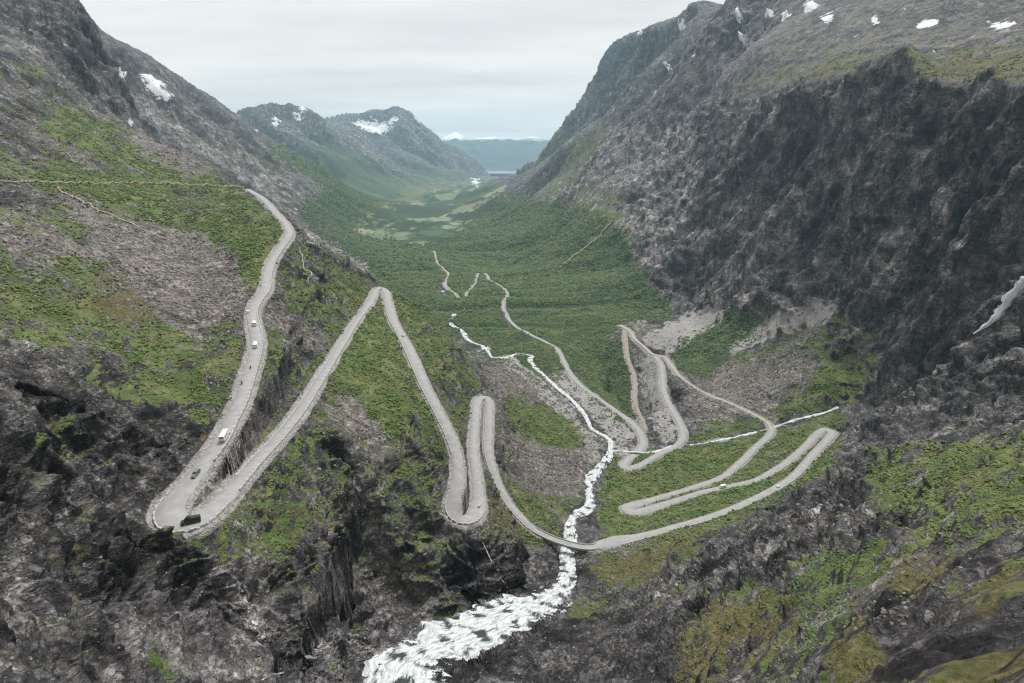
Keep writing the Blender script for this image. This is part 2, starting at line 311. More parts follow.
# ------------------------------------------------------------------ noise
_r = np.random.default_rng(11)
PERM = _r.permutation(4096).astype('i4')
GRD = _r.normal(size=(4096, 3)); GRD /= np.linalg.norm(GRD, axis=1)[:, None]; GRD = GRD.astype('f4')
def perlin(x, y, z):
    x = x.astype('f4'); y = y.astype('f4'); z = z.astype('f4')
    xi = np.floor(x).astype('i4'); yi = np.floor(y).astype('i4'); zi = np.floor(z).astype('i4')
    xf = x - xi; yf = y - yi; zf = z - zi
    f = lambda t: t*t*t*(t*(t*6-15)+10)
    u, v, w = f(xf), f(yf), f(zf)
    out = 0
    for a in (0, 1):
        h1 = PERM[(xi + a) & 4095]; wa = u if a else 1 - u
        for b in (0, 1):
            h2 = PERM[(h1 + yi + b) & 4095]; wb = wa * (v if b else 1 - v)
            for c in (0, 1):
                g = GRD[PERM[(h2 + zi + c) & 4095]]
                out = out + wb * (w if c else 1 - w) * (g[..., 0]*(xf-a) + g[..., 1]*(yf-b) + g[..., 2]*(zf-c))
    return out * 1.5
def sstep(x, a, b):
    t = np.clip((x - a) / (b - a), 0, 1); return t * t * (3 - 2 * t)
# ------------------------------------------------------------------ land cover: outlines of each patch of ground
CW, CH, OX, OY, CS = 640, 440, -128, -100, 2        # half-pixel survey sheet
def fill(poly):
    m = np.zeros((CH, CW), bool)
    P = [((x - OX) / CS, (y - OY) / CS) for x, y in poly]
    ys = np.arange(CH)[:, None] + .5; xs = np.arange(CW)[None] + .5
    for k in range(len(P)):
        (x0, y0), (x1, y1) = P[k - 1], P[k]
        if y0 == y1: continue
        c = ((ys > min(y0, y1)) & (ys <= max(y0, y1)))
        m ^= c & (xs < x0 + (ys - y0) * (x1 - x0) / (y1 - y0))
    return m
def blur(a, s):
    k = np.exp(-.5 * (np.arange(-3*s, 3*s + 1) / s) ** 2); k /= k.sum()
    a = np.apply_along_axis(lambda v: np.convolve(np.pad(v, 3*s, 'edge'), k, 'valid'), 0, a)
    return np.apply_along_axis(lambda v: np.convolve(np.pad(v, 3*s, 'edge'), k, 'valid'), 1, a)
CH_N = ['veg', 'moss', 'scree', 'dark', 'pale', 'snow', 'forest', 'gravel', 'field']
cov = {c: np.zeros((CH, CW)) for c in CH_N}
def paint(vals, *polys):
    for p in polys:
        m = fill(p)
        for c, v in vals.items(): cov[c][m] = v
LEFT = [(-128,20),(0,62),(33,52),(110,116),(150,142),(200,169),(250,198),(300,240),(372,274),(396,292),(442,332),(480,372),(530,395),(600,440),(590,490),(570,540),(540,560),(440,640),(300,683),(-128,683)]
paint(dict(veg=.55, moss=.38, scree=.34), LEFT)
paint(dict(veg=.95, moss=.25, scree=0), [(0,95),(60,100),(120,150),(200,190),(170,180),(250,200),(300,240),(370,275),(372,290),(340,300),(300,270),(250,200),(150,182),(90,184),(60,180),(0,160)],
      [(60,185),(150,185),(240,190),(262,215),(280,240),(250,290),(200,240),(130,210)], [(290,235),(360,280),(365,295),(330,340),(290,390),(268,380),(262,330),(290,290)])
paint(dict(veg=.08, scree=.95, moss=.1), [(0,112),(60,140),(110,165),(125,178),(80,170),(20,130)], [(50,185),(70,190),(125,225),(180,245),(240,292),(250,320),(215,330),(160,300),(120,290),(80,262),(100,240),(70,210)],
      [(160,190),(215,200),(246,214),(215,214),(170,204)], [(130,215),(190,228),(235,250),(252,300),(215,335),(150,300),(95,262),(90,235)], [(0,215),(50,225),(90,260),(60,270),(0,240)], [(180,145),(230,178),(236,186),(200,175),(150,160)], [(264,300),(290,312),(326,335),(330,352),(300,350),(275,332),(262,320)], [(205,455),(245,440),(230,470),(190,500),(182,495)], [(335,395),(360,400),(395,430),(400,445),(360,440),(335,420)], [(300,590),(380,575),(430,600),(420,620),(350,620),(300,610)],
      [(490,360),(560,385),(600,440),(600,480),(560,500),(530,480),(500,430),(488,385)], [(140,120),(230,170),(250,186),(200,172),(130,150)], [(385,560),(440,595),(400,610),(340,600)])
paint(dict(veg=1, scree=0, moss=.15), [(505,400),(540,405),(590,440),(580,450),(530,440),(505,425)], [(375,300),(395,330),(430,400),(440,450),(400,440),(350,390),(330,370),(360,320)], [(395,300),(440,340),(475,375),(470,390),(440,380),(415,340)],
      [(150,370),(200,375),(225,400),(215,430),(180,440),(145,420)], [(250,470),(300,440),(380,470),(440,490),(430,520),(340,500),(260,510),(225,540)])
paint(dict(veg=.26, moss=.38, scree=.1, dark=.68), [(-128,330),(40,345),(90,370),(130,400),(150,440),(190,440),(165,480),(150,520),(180,545),(250,560),(300,600),(330,640),(300,683),(-128,683)], [(0,185),(50,190),(55,205),(0,215)], [(0,60),(0,160),(45,175),(50,160),(25,130),(60,120),(40,95)],
      [(115,415),(170,400),(215,420),(205,440),(165,490),(120,470)], [(410,525),(440,532),(470,548),(500,560),(540,560),(560,575),(555,600),(520,612),(480,625),(455,600),(440,560)],[(280,540),(330,500),(362,520),(350,560),(310,580),(290,570)],[(400,530),(430,535),(445,600),(420,590)])
paint(dict(veg=.8, dark=.1, moss=.4), [(60,260),(120,270),(170,340),(160,370),(100,330),(50,310)], [(300,570),(335,545),(352,560),(330,600),(305,610)], [(360,545),(390,540),(405,560),(395,580),(360,570)], [(415,545),(450,540),(452,580),(420,585)],[(20,300),(70,320),(60,350),(10,330)])
paint(dict(dark=.2, veg=.14, pale=.55, moss=.3, scree=.2), [(150,560),(240,540),(290,600),(330,650),(250,683),(100,683),(120,600)],[(0,560),(60,550),(90,600),(60,640),(0,620)],[(330,600),(440,600),(430,640),(390,660),(330,650)])
paint(dict(veg=.85, moss=.5, dark=.1, pale=0), [(20,425),(60,415),(90,440),(70,465),(30,460)], [(240,500),(330,470),(420,500),(435,522),(340,515),(280,560),(240,540)], [(70,360),(120,370),(140,400),(100,400)], [(200,535),(250,530),(255,560),(215,565)])
paint(dict(moss=.9, veg=.5), [(480,480),(520,520),(545,545),(520,548),(495,535),(484,510)], [(280,520),(340,520),(400,530),(340,535)],[(100,260),(140,290),(160,330),(130,330),(90,300)])
# second ridge, far mountains
paint(dict(veg=.22, scree=.15, dark=.2), [(103,30),(233,108),(340,170),(360,200),(380,230),(372,272),(300,240),(250,198),(200,169),(133,123)])
paint(dict(pale=.62, dark=0), [(128,78),(165,98),(205,128),(262,172),(305,216),(290,214),(240,180),(180,140),(130,96)], [(170,140),(215,172),(250,196),(236,190),(190,165)], [(215,125),(270,160),(310,195),(300,198),(250,165)])
paint(dict(veg=.55, forest=.5, scree=0), [(269,129),(335,165),(360,190),(352,200),(310,175),(270,150)])
paint(dict(forest=.8, veg=.6, scree=.1), [(300,200),(345,190),(400,210),(440,230),(440,300),(400,292),(372,272),(330,250)])
paint(dict(veg=.15, forest=.22, dark=.15, pale=.25), [(240,100),(300,100),(347,115),(415,170),(440,195),(380,215),(330,165),(280,130)], [(340,110),(410,105),(440,130),(490,180),(470,190),(430,190),(400,160),(350,125)])
paint(dict(veg=.4, forest=.62, pale=.1), [(300,130),(360,150),(400,180),(440,198),(380,220),(340,180)], [(400,165),(440,165),(500,180),(480,195),(430,195)])
paint(dict(pale=.9), [(355,135),(378,150),(380,165),(365,150)], [(415,125),(425,160),(415,150)], [(420,165),(440,180),(430,178)])
paint(dict(dark=.7), [(0,0),(82,0),(103,33),(133,121),(110,115),(67,73),(33,45),(-60,-20),(-60,-80),(60,-80)], [(103,33),(160,68),(200,88),(180,110),(150,110),(115,70)])
# valley floor and right side
paint(dict(forest=.95, veg=.9), [(372,240),(440,195),(500,190),(530,205),(600,215),(625,240),(640,275),(668,300),(672,320),(640,318),(608,335),(598,350),(612,380),(640,425),(612,408),(580,380),(560,350),(545,342),(560,360),(545,352),(500,352),(470,335),(440,330),(396,292)],
      [(470,345),(560,360),(600,400),(560,385),(520,375),(500,362)], [(600,345),(625,345),(633,430),(600,400),(570,365)], [(672,350),(740,310),(830,320),(830,340),(760,350),(700,380),(680,370)])
paint(dict(forest=0, veg=1, moss=.1, gravel=0), [(420,222),(450,222),(446,232),(425,230)], [(380,200),(500,192),(480,215),(440,222),(380,225)])
paint(dict(scree=.7,forest=.1,veg=.35), [(385,214),(430,212),(430,218),(385,220)], [(410,186),(430,184),(440,189),(415,192)],[(455,200),(480,198),(482,204),(458,206)])
paint(dict(veg=.5, scree=.2, pale=.35), [(520,190),(560,165),(620,180),(680,290),(665,300),(640,275),(620,240),(600,215)])
paint(dict(veg=.42, moss=.3, scree=.45), [(515,185),(553,137),(620,108),(740,20),(760,40),(700,80),(640,120),(560,180),(530,205)])
paint(dict(veg=1, forest=.5, moss=.4), [(560,215),(610,215),(612,228),(580,240),(560,240)])
paint(dict(veg=0, forest=0, gravel=.5, scree=.4), [(594,232),(606,222),(600,240),(588,250),(560,272),(556,270)])
paint(dict(veg=.3, scree=.6, forest=.1), [(565,330),(600,322),(612,335),(590,342),(570,340)], [(612,322),(650,318),(660,345),(650,380),(668,420),(668,440),(645,435),(640,400),(630,360)], [(625,340),(655,360),(660,400),(645,400)])
paint(dict(veg=0, forest=0, gravel=1, scree=0), [(640,345),(650,335),(690,314),(714,306),(728,316),(705,338),(668,352)], [(745,330),(775,316),(800,308),(835,302),(828,318),(795,328),(762,338),(735,350),(720,358)], [(648,338),(690,318),(712,310),(722,318),(700,335),(665,348)], [(640,358),(656,360),(662,400),(675,430),(665,445),(655,420),(645,390)],
      [(545,355),(575,380),(605,400),(630,435),(628,452),(614,455),(612,435),(600,425),(580,400),(560,385)],[(490,352),(510,352),(560,400),(596,440),(598,460),(590,470),(585,440),(560,415),(530,380)],[(612,452),(660,448),(740,432),(740,440),(660,458),(615,458)])
paint(dict(veg=.12, forest=0, scree=.9, moss=.1), [(690,415),(690,385),(720,360),(760,330),(832,306),(840,330),(800,350),(820,370),(780,395),(740,420),(700,428)])
paint(dict(veg=.45, forest=.3, scree=.4), [(740,345),(800,330),(830,340),(800,360),(760,370),(720,365)])
paint(dict(veg=1, forest=.15, scree=0, moss=.2), [(830,315),(850,320),(875,350),(876,385),(840,398),(790,412),(740,428),(700,436),(680,436),(700,428),(760,415),(800,395),(830,370),(810,350)])
paint(dict(veg=.92, moss=.35, scree=.15, gravel=0, forest=.15), [(610,458),(700,444),(774,430),(840,410),(850,430),(830,470),(780,500),(700,530),(640,550),(600,560),(605,520),(600,490)])
paint(dict(scree=.8, veg=.2), [(770,448),(800,445),(790,462),(765,470)], [(592,545),(640,530),(700,520),(700,525),(640,545),(620,555)])
paint(dict(moss=.9, veg=.65, scree=.2), [(590,560),(640,550),(720,525),(730,540),(680,575),(620,590),(590,580)], [(560,605),(640,596),(690,598),(650,620),(580,630)], [(598,490),(612,485),(612,515),(598,520)])
# right cliffs: bare rock, wet black bands, shade of the recesses painted dark, pale slabs
CL = [(640,275),(620,180),(700,90),(850,85),(1152,85),(1152,430),(880,440),(840,405),(876,388),(870,345),(830,312),(770,318),(722,312),(690,322),(668,300)]
paint(dict(veg=.05, scree=0, dark=.3, moss=.08), CL)
paint(dict(pale=.55, dark=.05), [(560,190),(620,130),(690,110),(700,160),(680,230),(650,270),(620,240)])
paint(dict(dark=.55), [(885,100),(1152,85),(1152,430),(870,440),(880,390),(872,340),(840,300),(850,200)], [(790,85),(830,90),(820,150),(790,190),(780,150)], [(850,150),(880,160),(870,220),(845,200)], [(700,135),(725,150),(720,190),(700,180)], [(770,180),(800,170),(780,210)])
paint(dict(dark=.0, pale=.85), [(930,180),(950,170),(945,230),(925,240)], [(880,210),(900,200),(905,260),(880,290),(865,270)], [(690,240),(740,200),(770,200),(820,150),(850,110),(845,160),(800,210),(760,260),(760,300),(722,312),(700,290)], [(860,75),(872,90),(868,130),(855,110)], [(835,130),(850,140),(845,230),(830,200)], [(905,140),(918,150),(912,190),(900,170)],[(700,160),(690,240),(650,270),(640,240),(670,180)])
paint(dict(pale=.85,dark=0), [(825,190),(790,235),(765,290),(755,290),(780,235),(818,190)])
paint(dict(veg=.5, moss=.72, dark=.25, scree=.35), [(700,80),(760,68),(850,58),(960,48),(1152,35),(1152,84),(960,84),(860,80),(740,92)], [(900,330),(935,326),(935,334),(905,336)])
paint(dict(veg=.25, scree=.42, moss=.2, dark=.35), [(740,15),(780,-60),(1152,-90),(1152,35),(960,48),(850,58),(760,66),(700,80)])
paint(dict(dark=.6), [(590,108),(603,83),(617,53),(630,33),(657,22),(680,13),(740,-10),(735,20),(660,90),(640,97),(560,137),(553,135)], [(850,10),(1152,-20),(1152,10),(870,25)])
paint(dict(dark=1, pale=0), [(782,92),(812,88),(830,95),(826,130),(812,165),(800,190),(784,192),(778,160),(784,120)], [(702,140),(722,142),(742,160),(746,186),(730,192),(704,178)], [(852,158),(872,152),(868,190),(850,206),(848,180)], [(604,188),(640,182),(636,198),(612,206)], [(770,190),(785,192),(776,210),(768,206)], [(930,150),(960,110),(1000,130),(980,190),(940,190)], [(940,200),(970,210),(950,270),(935,260)], [(985,265),(1024,255),(1024,285),(985,320),(970,320)])  # recesses between the buttresses: their shade painted in as darker rock
paint(dict(scree=.6, veg=.05, forest=0, gravel=.4, moss=0), [(628,318),(640,310),(650,314),(646,326),(636,332),(628,328)])
# near shoulder
paint(dict(veg=.3, moss=.3, dark=.5, scree=.1), [(640,683),(540,683),(500,683),(560,640),(620,600),(680,560),(740,525),(830,475),(880,448),(1152,430),(1152,760),(640,760)])
paint(dict(veg=.05, moss=.1, dark=.55, pale=.25), [(690,560),(740,540),(790,505),(850,470),(870,500),(830,540),(800,560),(770,580),(730,600),(690,590)], [(430,683),(480,640),(540,622),(600,625),(660,610),(700,600),(690,640),(640,683)])
paint(dict(dark=.85, veg=.02, pale=0), [(730,555),(760,550),(800,530),(830,545),(790,575),(750,585)], [(845,480),(880,470),(890,500),(860,520)],[(440,683),(480,645),(560,630),(600,640),(560,683)])
paint(dict(veg=.85, dark=.1, moss=.3, forest=.1), [(872,455),(960,440),(1152,430),(1152,530),(1000,530),(960,540),(910,525),(870,510)], [(800,570),(850,555),(910,560),(900,600),(850,610),(820,650),(780,683),(740,683),(780,640),(810,600)])
paint(dict(veg=.55, dark=.1, moss=.85), [(690,610),(740,595),(790,590),(800,620),(760,660),(700,683),(650,683),(670,640)], [(850,610),(880,570),(960,555),(1010,560),(960,590),(880,600),(870,660),(820,683),(830,640)], [(900,600),(960,600),(1020,580),(1020,620),(960,640),(900,640)],[(940,660),(1040,640),(1040,683),(930,683)])
paint(dict(veg=.7, moss=.85, dark=.05, pale=0), [(860,560),(960,548),(1040,560),(1040,600),(960,610),(900,590)], [(830,640),(900,640),(1000,655),(1152,650),(1152,760),(820,760)])
paint(dict(dark=.95, veg=.0, moss=.0, forest=0), [(866,595),(885,590),(900,605),(890,618),(872,612)], [(905,603),(935,598),(965,600),(975,620),(950,640),(915,625)], [(872,620),(900,622),(940,640),(1000,600),(1152,570),(1152,640),(980,660),(900,683),(870,683),(880,650)], [(950,555),(985,545),(1000,560),(975,590),(955,580)])
paint(dict(pale=.6, dark=.2, veg=0, moss=0), [(1000,618),(1040,606),(1060,630),(980,648),(930,660)])
paint(dict(dark=.95, pale=0, veg=0, moss=.02, scree=0), [(445,560),(470,545),(520,548),(552,556),(552,590),(520,606),(480,618),(455,608)], [(470,640),(560,632),(640,640),(690,650),(660,683),(430,683)])  # gorge beside the falls, its shadow painted into the cover; black rock below
paint(dict(dark=.85, pale=.1, veg=.1), [(700,560),(770,545),(830,520),(850,540),(800,560),(760,590),(700,590)])
paint(dict(dark=.9, pale=0, scree=0), [(0,400),(60,380),(120,440),(150,490),(140,540),(60,560),(0,540),(-60,500)], [(180,548),(215,560),(200,600),(170,590)], [(0,640),(80,650),(110,683),(0,683)])
# snow patches
SNOW = [[(110,72),(130,68),(130,74),(120,80),(112,78)], [(137,69),(150,73),(170,85),(167,88),(148,78)], [(149,80),(160,85),(176,96),(170,98),(155,88)], [(128,118),(133,122),(132,126),(128,122)],
 [(276,104),(282,110),(280,118),(276,112)], [(292,105),(308,112),(304,116),(296,110)], [(318,109),(326,112),(324,114)], [(242,115),(247,116),(246,119)], [(256,121),(266,126),(262,127)], [(275,114),(278,115),(278,120),(275,119)], [(318,122),(322,127),(320,128)], [(344,151),(350,153),(349,155)],
 [(352,120),(372,116),(386,120),(392,128),(380,132),(368,128),(356,126)], [(412,115),(424,121),(423,124),(414,119)], [(387,118),(398,118),(396,124),(390,124)],
 [(472,178),(480,181),(478,184),(473,183)], [(292,204),(302,210),(300,212),(292,207)],
 [(637,24),(643,31),(641,36),(637,30)], [(656,54),(664,58),(662,62),(658,60)], [(664,84),(640,103),(645,98),(660,85)], [(672,18),(680,14),(682,24),(676,22)], [(694,50),(698,52),(696,60),(692,56)],
 [(731,5),(740,4),(738,14),(733,18)], [(780,8),(790,6),(783,14),(778,16)], [(805,-2),(822,0),(810,8),(803,7)], [(818,16),(836,10),(834,20),(826,24)], [(847,6),(860,5),(855,9)], [(852,33),(856,32),(856,36)],
 [(912,24),(925,22),(940,20),(938,26),(920,29)], [(985,21),(1000,19),(1016,20),(1010,27),(990,29)], [(926,50),(940,48),(938,51)],[(733,26),(741,27),(736,36)],[(870,22),(880,16),(876,26)],[(760,6),(772,2),(766,10)],[(895,10),(915,7),(905,12)]]
paint(dict(snow=1, veg=0, moss=0, dark=0, scree=0), *SNOW)
paint(dict(field=1, forest=0), [(345,230),(370,213),(400,200),(430,191),(465,183),(495,179),(515,185),(502,198),(478,220),(452,243),(425,256),(385,246)])
paint(dict(veg=.05, forest=0, scree=.2, pale=.7, moss=.1), [(296,228),(320,236),(345,249),(374,267),(375,277),(352,270),(330,257),(306,243)])
paint(dict(gravel=1, veg=0, forest=0), [(506,316),(530,326),(519,332)])
paint(dict(veg=1, forest=0, scree=0, moss=0, dark=0), [(828,316),(850,318),(876,348),(878,388),(842,402),(800,410),(748,428),(742,424),(800,396),(834,368),(822,340)])
for c in CH_N: cov[c] = blur(cov[c], 1 if c == 'snow' else (2 if c in ('gravel', 'dark', 'pale') else 4))
px, py = pix(dt[:, None] + 0 * rV, Zv / rV)
# nothing is known of ground hidden by a crest: it takes the cover found just before it in the same bearing
em = np.maximum.accumulate(Zv / rV, axis=1)
wpx = np.clip(rV * 0.012, 1.2, 30)
def fbm(s, o=2, off=0.):
    v = 0; a = 1.; n = 0
    for k in range(o):
        v = v + a * perlin(X / s + off, Y / s + off * 1.7, Zv / s - off); n += a; a *= .55; s = s / 2.1
    return v / n
nA = fbm(14.0, 3); nB = fbm(15.0, 3, 31.7); nC = fbm(70.0, 3, 7.3); nD = fbm(260., 3, 3.1)
farw = sstep(rV, 900, 2500)
wx = nA * (1 - farw) * 16 + nD * farw * 7; wy = nB * (1 - farw) * 12 + nC * farw * 4
def look(c, k=1.0):
    u = np.clip((px + wx * k - OX) / CS - .5, 0, CW - 1.001); v = np.clip((py + wy * k - OY) / CS - .5, 0, CH - 1.001)
    a = u.astype(int); b = v.astype(int); fu = u - a; fv = v - b; M = cov[c]
    return (M[b, a] * (1-fu) + M[b, a+1] * fu) * (1-fv) + (M[b+1, a] * (1-fu) + M[b+1, a+1] * fu) * fv
K = {c: look(c, .18 if c == 'snow' else (.45 if c in ('dark', 'pale') else 1.0)) for c in CH_N}
# ------------------------------------------------------------------ relief
cell = rV * 0.0021
rock = np.clip(1 - 0.72 * K['veg'] - .75 * K['scree'] - .5 * K['forest'] - .8 * K['gravel'] - .5 * K['snow'], .06, 1)
outc = sstep(nB + .5 * nC, .16, .34) * (rV < 2500) * (K['veg'] > .2)
K['veg'] = K['veg'] * (1 - .75 * outc * (1 - K['forest']))
rock = np.clip(rock + outc * .55, 0, 1)
steep = sstep(1 - nz, .12, .5)
rock = np.clip(rock * (0.55 + .7 * steep), .05, 1.1)
clear = np.minimum(dR - 1.0, (dW + 1.0) * 1.6)
disp = np.zeros_like(Zv)
big = sstep(rV, 500, 3000)
def fade(lam): return np.clip(clear / (lam * .55), 0, 1) ** 1.2 * np.clip(lam / cell * .5 - .5, 0, 1)
def ridged(lam, sx=1., sz=1., off=0.):
    return 1 - 2.6 * np.abs(perlin((X + off) / lam * sx, (Y - off) / lam * sx, Zv / lam * sz))
# large forms: buttresses parted by gullies that fall down the slope
def gully(lam, off=0., sz=.22): return np.tanh(3.4 * np.abs(perlin((X + off) / lam * 1.1, (Y - off) / lam * 1.1, Zv / lam * sz))) * 1.3 - .95
def furrow(lam, off=0.): return np.tanh(3.4 * np.abs(perlin((X + off) / lam * .16, (Y - off) / lam, Zv / lam * .2))) * 1.3 - .95
far = sstep(rV, 1500, 2900) * (1 - (K['forest'] > .5) * .5)
rk8 = rock ** .8; rock = rock * np.clip(rV / 170., .35, 1)
for lam, amp in ((1500., 150.), (700., 80.), (330., 38.), (160., 18.)):
    disp += (.5 * gully(lam, 100.) + .9 * furrow(lam * .6, 60.)) * amp * np.clip(rock + .25 + sstep(rV, 3500, 5500) * .6, 0, 1) * far * fade(lam * .4) * np.clip(.2 + .8 * steep + sstep(Zv / rV, -.055, -.02) * sstep(rV, 4000, 6000), 0, 1)
gap = np.minimum(np.abs(perlin((X + 5) / 150. * .16, (Y - 5) / 150., Zv / 150. * .2)), np.abs(perlin((X + 15) / 60. * .16, (Y - 15) / 60., Zv / 60. * .2)) + .03)
disp += furrow(150., 5.) * 17. * K['forest'] * sstep(rV, 900, 1500) + furrow(60., 15.) * 6. * K['forest'] * sstep(rV, 800, 1300)
jd1 = X * .40 + Y * .88 + Zv * .26; jd2 = -X * .62 + Y * .70 + Zv * .34; jd3 = X * .9 + Y * .35 - Zv * .22
for q, lam, amp in ((jd1, 150., 30.), (jd2, 95., 18.), (jd3, 120., 20.), (jd1, 46., 8.), (jd2, 30., 5.), (jd3, 36., 6.), (jd1, 14., 2.2), (jd3, 10., 1.5)):
    s = q / lam + 1.1 * perlin(X / (lam * 2.2) + 5, Y / (lam * 2.2), Zv / (lam * 4.5))
    f = s - np.floor(s); saw = sstep(f, 0, .16) * (1 - f)
    vert = sstep(1 - nz, .25, .6)
    disp += (saw - .45) * amp * .8 * vert * rock ** 1.2 * fade(lam * .7) * np.clip(rV / (lam * 6.) - .4, 0, 1) * (1 - far * .35)
for lam, amp in ((260., 20.), (120., 7.), (56., 3.), (26., 2.), (11.5, 1.2), (5.4, .7)):
    a = gully(lam, 11., .13) ; b = perlin(X / lam * .8, Y / lam * .8, Zv / lam * 1.3); c = furrow(lam * .7, 77.)
    vert = sstep(1 - nz, .3, .7)
    lim = np.clip(rV / (lam * 6.) - .15, 0, 1) * np.clip(1.2 - far * .6, 0, 1)
    disp += ((.75 * a + .35 * c) * vert + b * 1.3 * (1 - vert)) * amp * rk8 * fade(lam) * lim
# tilted beds and joints: ledges with sharp lips
ju = (X * .31 - Y * .22 + Zv * .92); jv = (X * .80 + Y * .52 + Zv * .3); jw = (-X * .5 + Y * .83 + Zv * .25)
for q, lam, amp in ((ju, 80., 8.), (ju, 36., 5.), (jw, 52., 6.), (ju, 15., 3.0), (jv, 24., 4.2), (jw, 17., 2.8), (ju, 6.3, 1.4), (jw, 8.2, 1.6), (jv, 3.3, .65), (jw, 2.6, .5), (ju, 2.1, .4)):
    s = q / lam + 1.5 * perlin(X / (lam * 2.4), Y / (lam * 2.4), Zv / (lam * 2.4) + lam)
    f = s - np.floor(s); saw = f * (1 - sstep(f, .86, 1.0))
    disp += (saw - .42) * amp * 1.5 * rock ** 1.3 * fade(lam) * (1 - .62 * sstep(1 - nz, .3, .65) * (rV > 450)) * np.clip(rV / (lam * 9.) - .25, 0, 1)
# soft hummocks where things grow, rubble on scree
for lam, amp in ((30., 1.6), (13., .9), (5.5, .5)):
    disp += perlin(X / lam + 9, Y / lam, Zv / lam) * amp * 1.6 * (1 - np.minimum(rock, 1)) * fade(lam)
disp += perlin(X / 2.2, Y / 2.2, Zv / 2.2) * .8 * (K['scree'] + .6 * K['gravel']) * fade(2.2)
# furrows on the forested apron and on the far slopes
disp *= 1 - .93 * sstep(K['snow'], .3, .9) * (rV < 3000)
flat = np.clip(1 - K['forest'] * .35, 0, 1)
X2, Y2, Z2 = X + nx * disp, Y + ny * disp, Zv + nz * disp
Z2 = np.where(Z2 > 820, 820 + (Z2 - 820) * .12, Z2)
mx_, my_, mz_ = normals(X2, Y2, Z2)
# vegetation keeps off the steepest faces
sl2 = 1 - mz_
K['veg'] = np.clip(K['veg'] * (1.15 - 1.35 * sstep(sl2, .22, .62) * (rV < 2500)) + (nB * .9) * (K['veg'] > .1) * (1 - K['veg']), 0, 1)
K['moss'] = np.clip(K['moss'] * (1.1 - .8 * sstep(sl2, .3, .65)), 0, 1)
shoulder = (1 - sstep(dR, .8, 2.6 + .002 * rV)) * (rV < 2500)
K['gravel'] = np.maximum(K['gravel'], shoulder * .9); K['snow'] = K['snow'] * (1 - shoulder)
wetb = (1 - sstep(dW, 0, 3.5)) * (rV < 3000)
K['dark'] = np.clip(np.maximum(K['dark'], wetb * .7 * (K['gravel'] < .4)), 0, 1)
for c in ('veg', 'moss', 'forest'): K[c] = K[c] * (1 - shoulder) * (1 - wetb * .8)
# ------------------------------------------------------------------ helpers for objects
def tag(o, label=None, cat=None, group=None, kind=None):
    if label: o['label'] = label
    if cat: o['category'] = cat
    if group: o['group'] = group
    if kind: o['kind'] = kind
    return o
def grid_mesh(name, X, Y, Z, mat, smooth=False):
    me = bpy.data.meshes.new(name); a, b = X.shape
    me.vertices.add(a * b); me.vertices.foreach_set('co', np.stack([X, Y, Z], -1).astype('f4').ravel())
    i = (np.arange(a - 1)[:, None] * b + np.arange(b - 1)[None]).ravel()
    q = np.stack([i, i + b, i + b + 1, i + 1], 1)
    me.loops.add(q.size); me.loops.foreach_set('vertex_index', q.ravel().astype('i4'))
    me.polygons.add(len(q)); me.polygons.foreach_set('loop_start', np.arange(0, q.size, 4, dtype='i4'))
    if smooth: me.polygons.foreach_set('use_smooth', np.ones(len(q), bool))
    me.update()
    me.materials.append(mat)
    o = bpy.data.objects.new(name, me); C.objects.link(o)
    return o
def col_attr(me, name, *ch):
    at = me.attributes.new(name, 'FLOAT_COLOR', 'POINT')
    n = len(me.vertices); arr = np.ones((n, 4), 'f4')
    for i, c in enumerate(ch): arr[:, i] = np.asarray(c).ravel()
    at.data.foreach_set('color', arr.ravel())
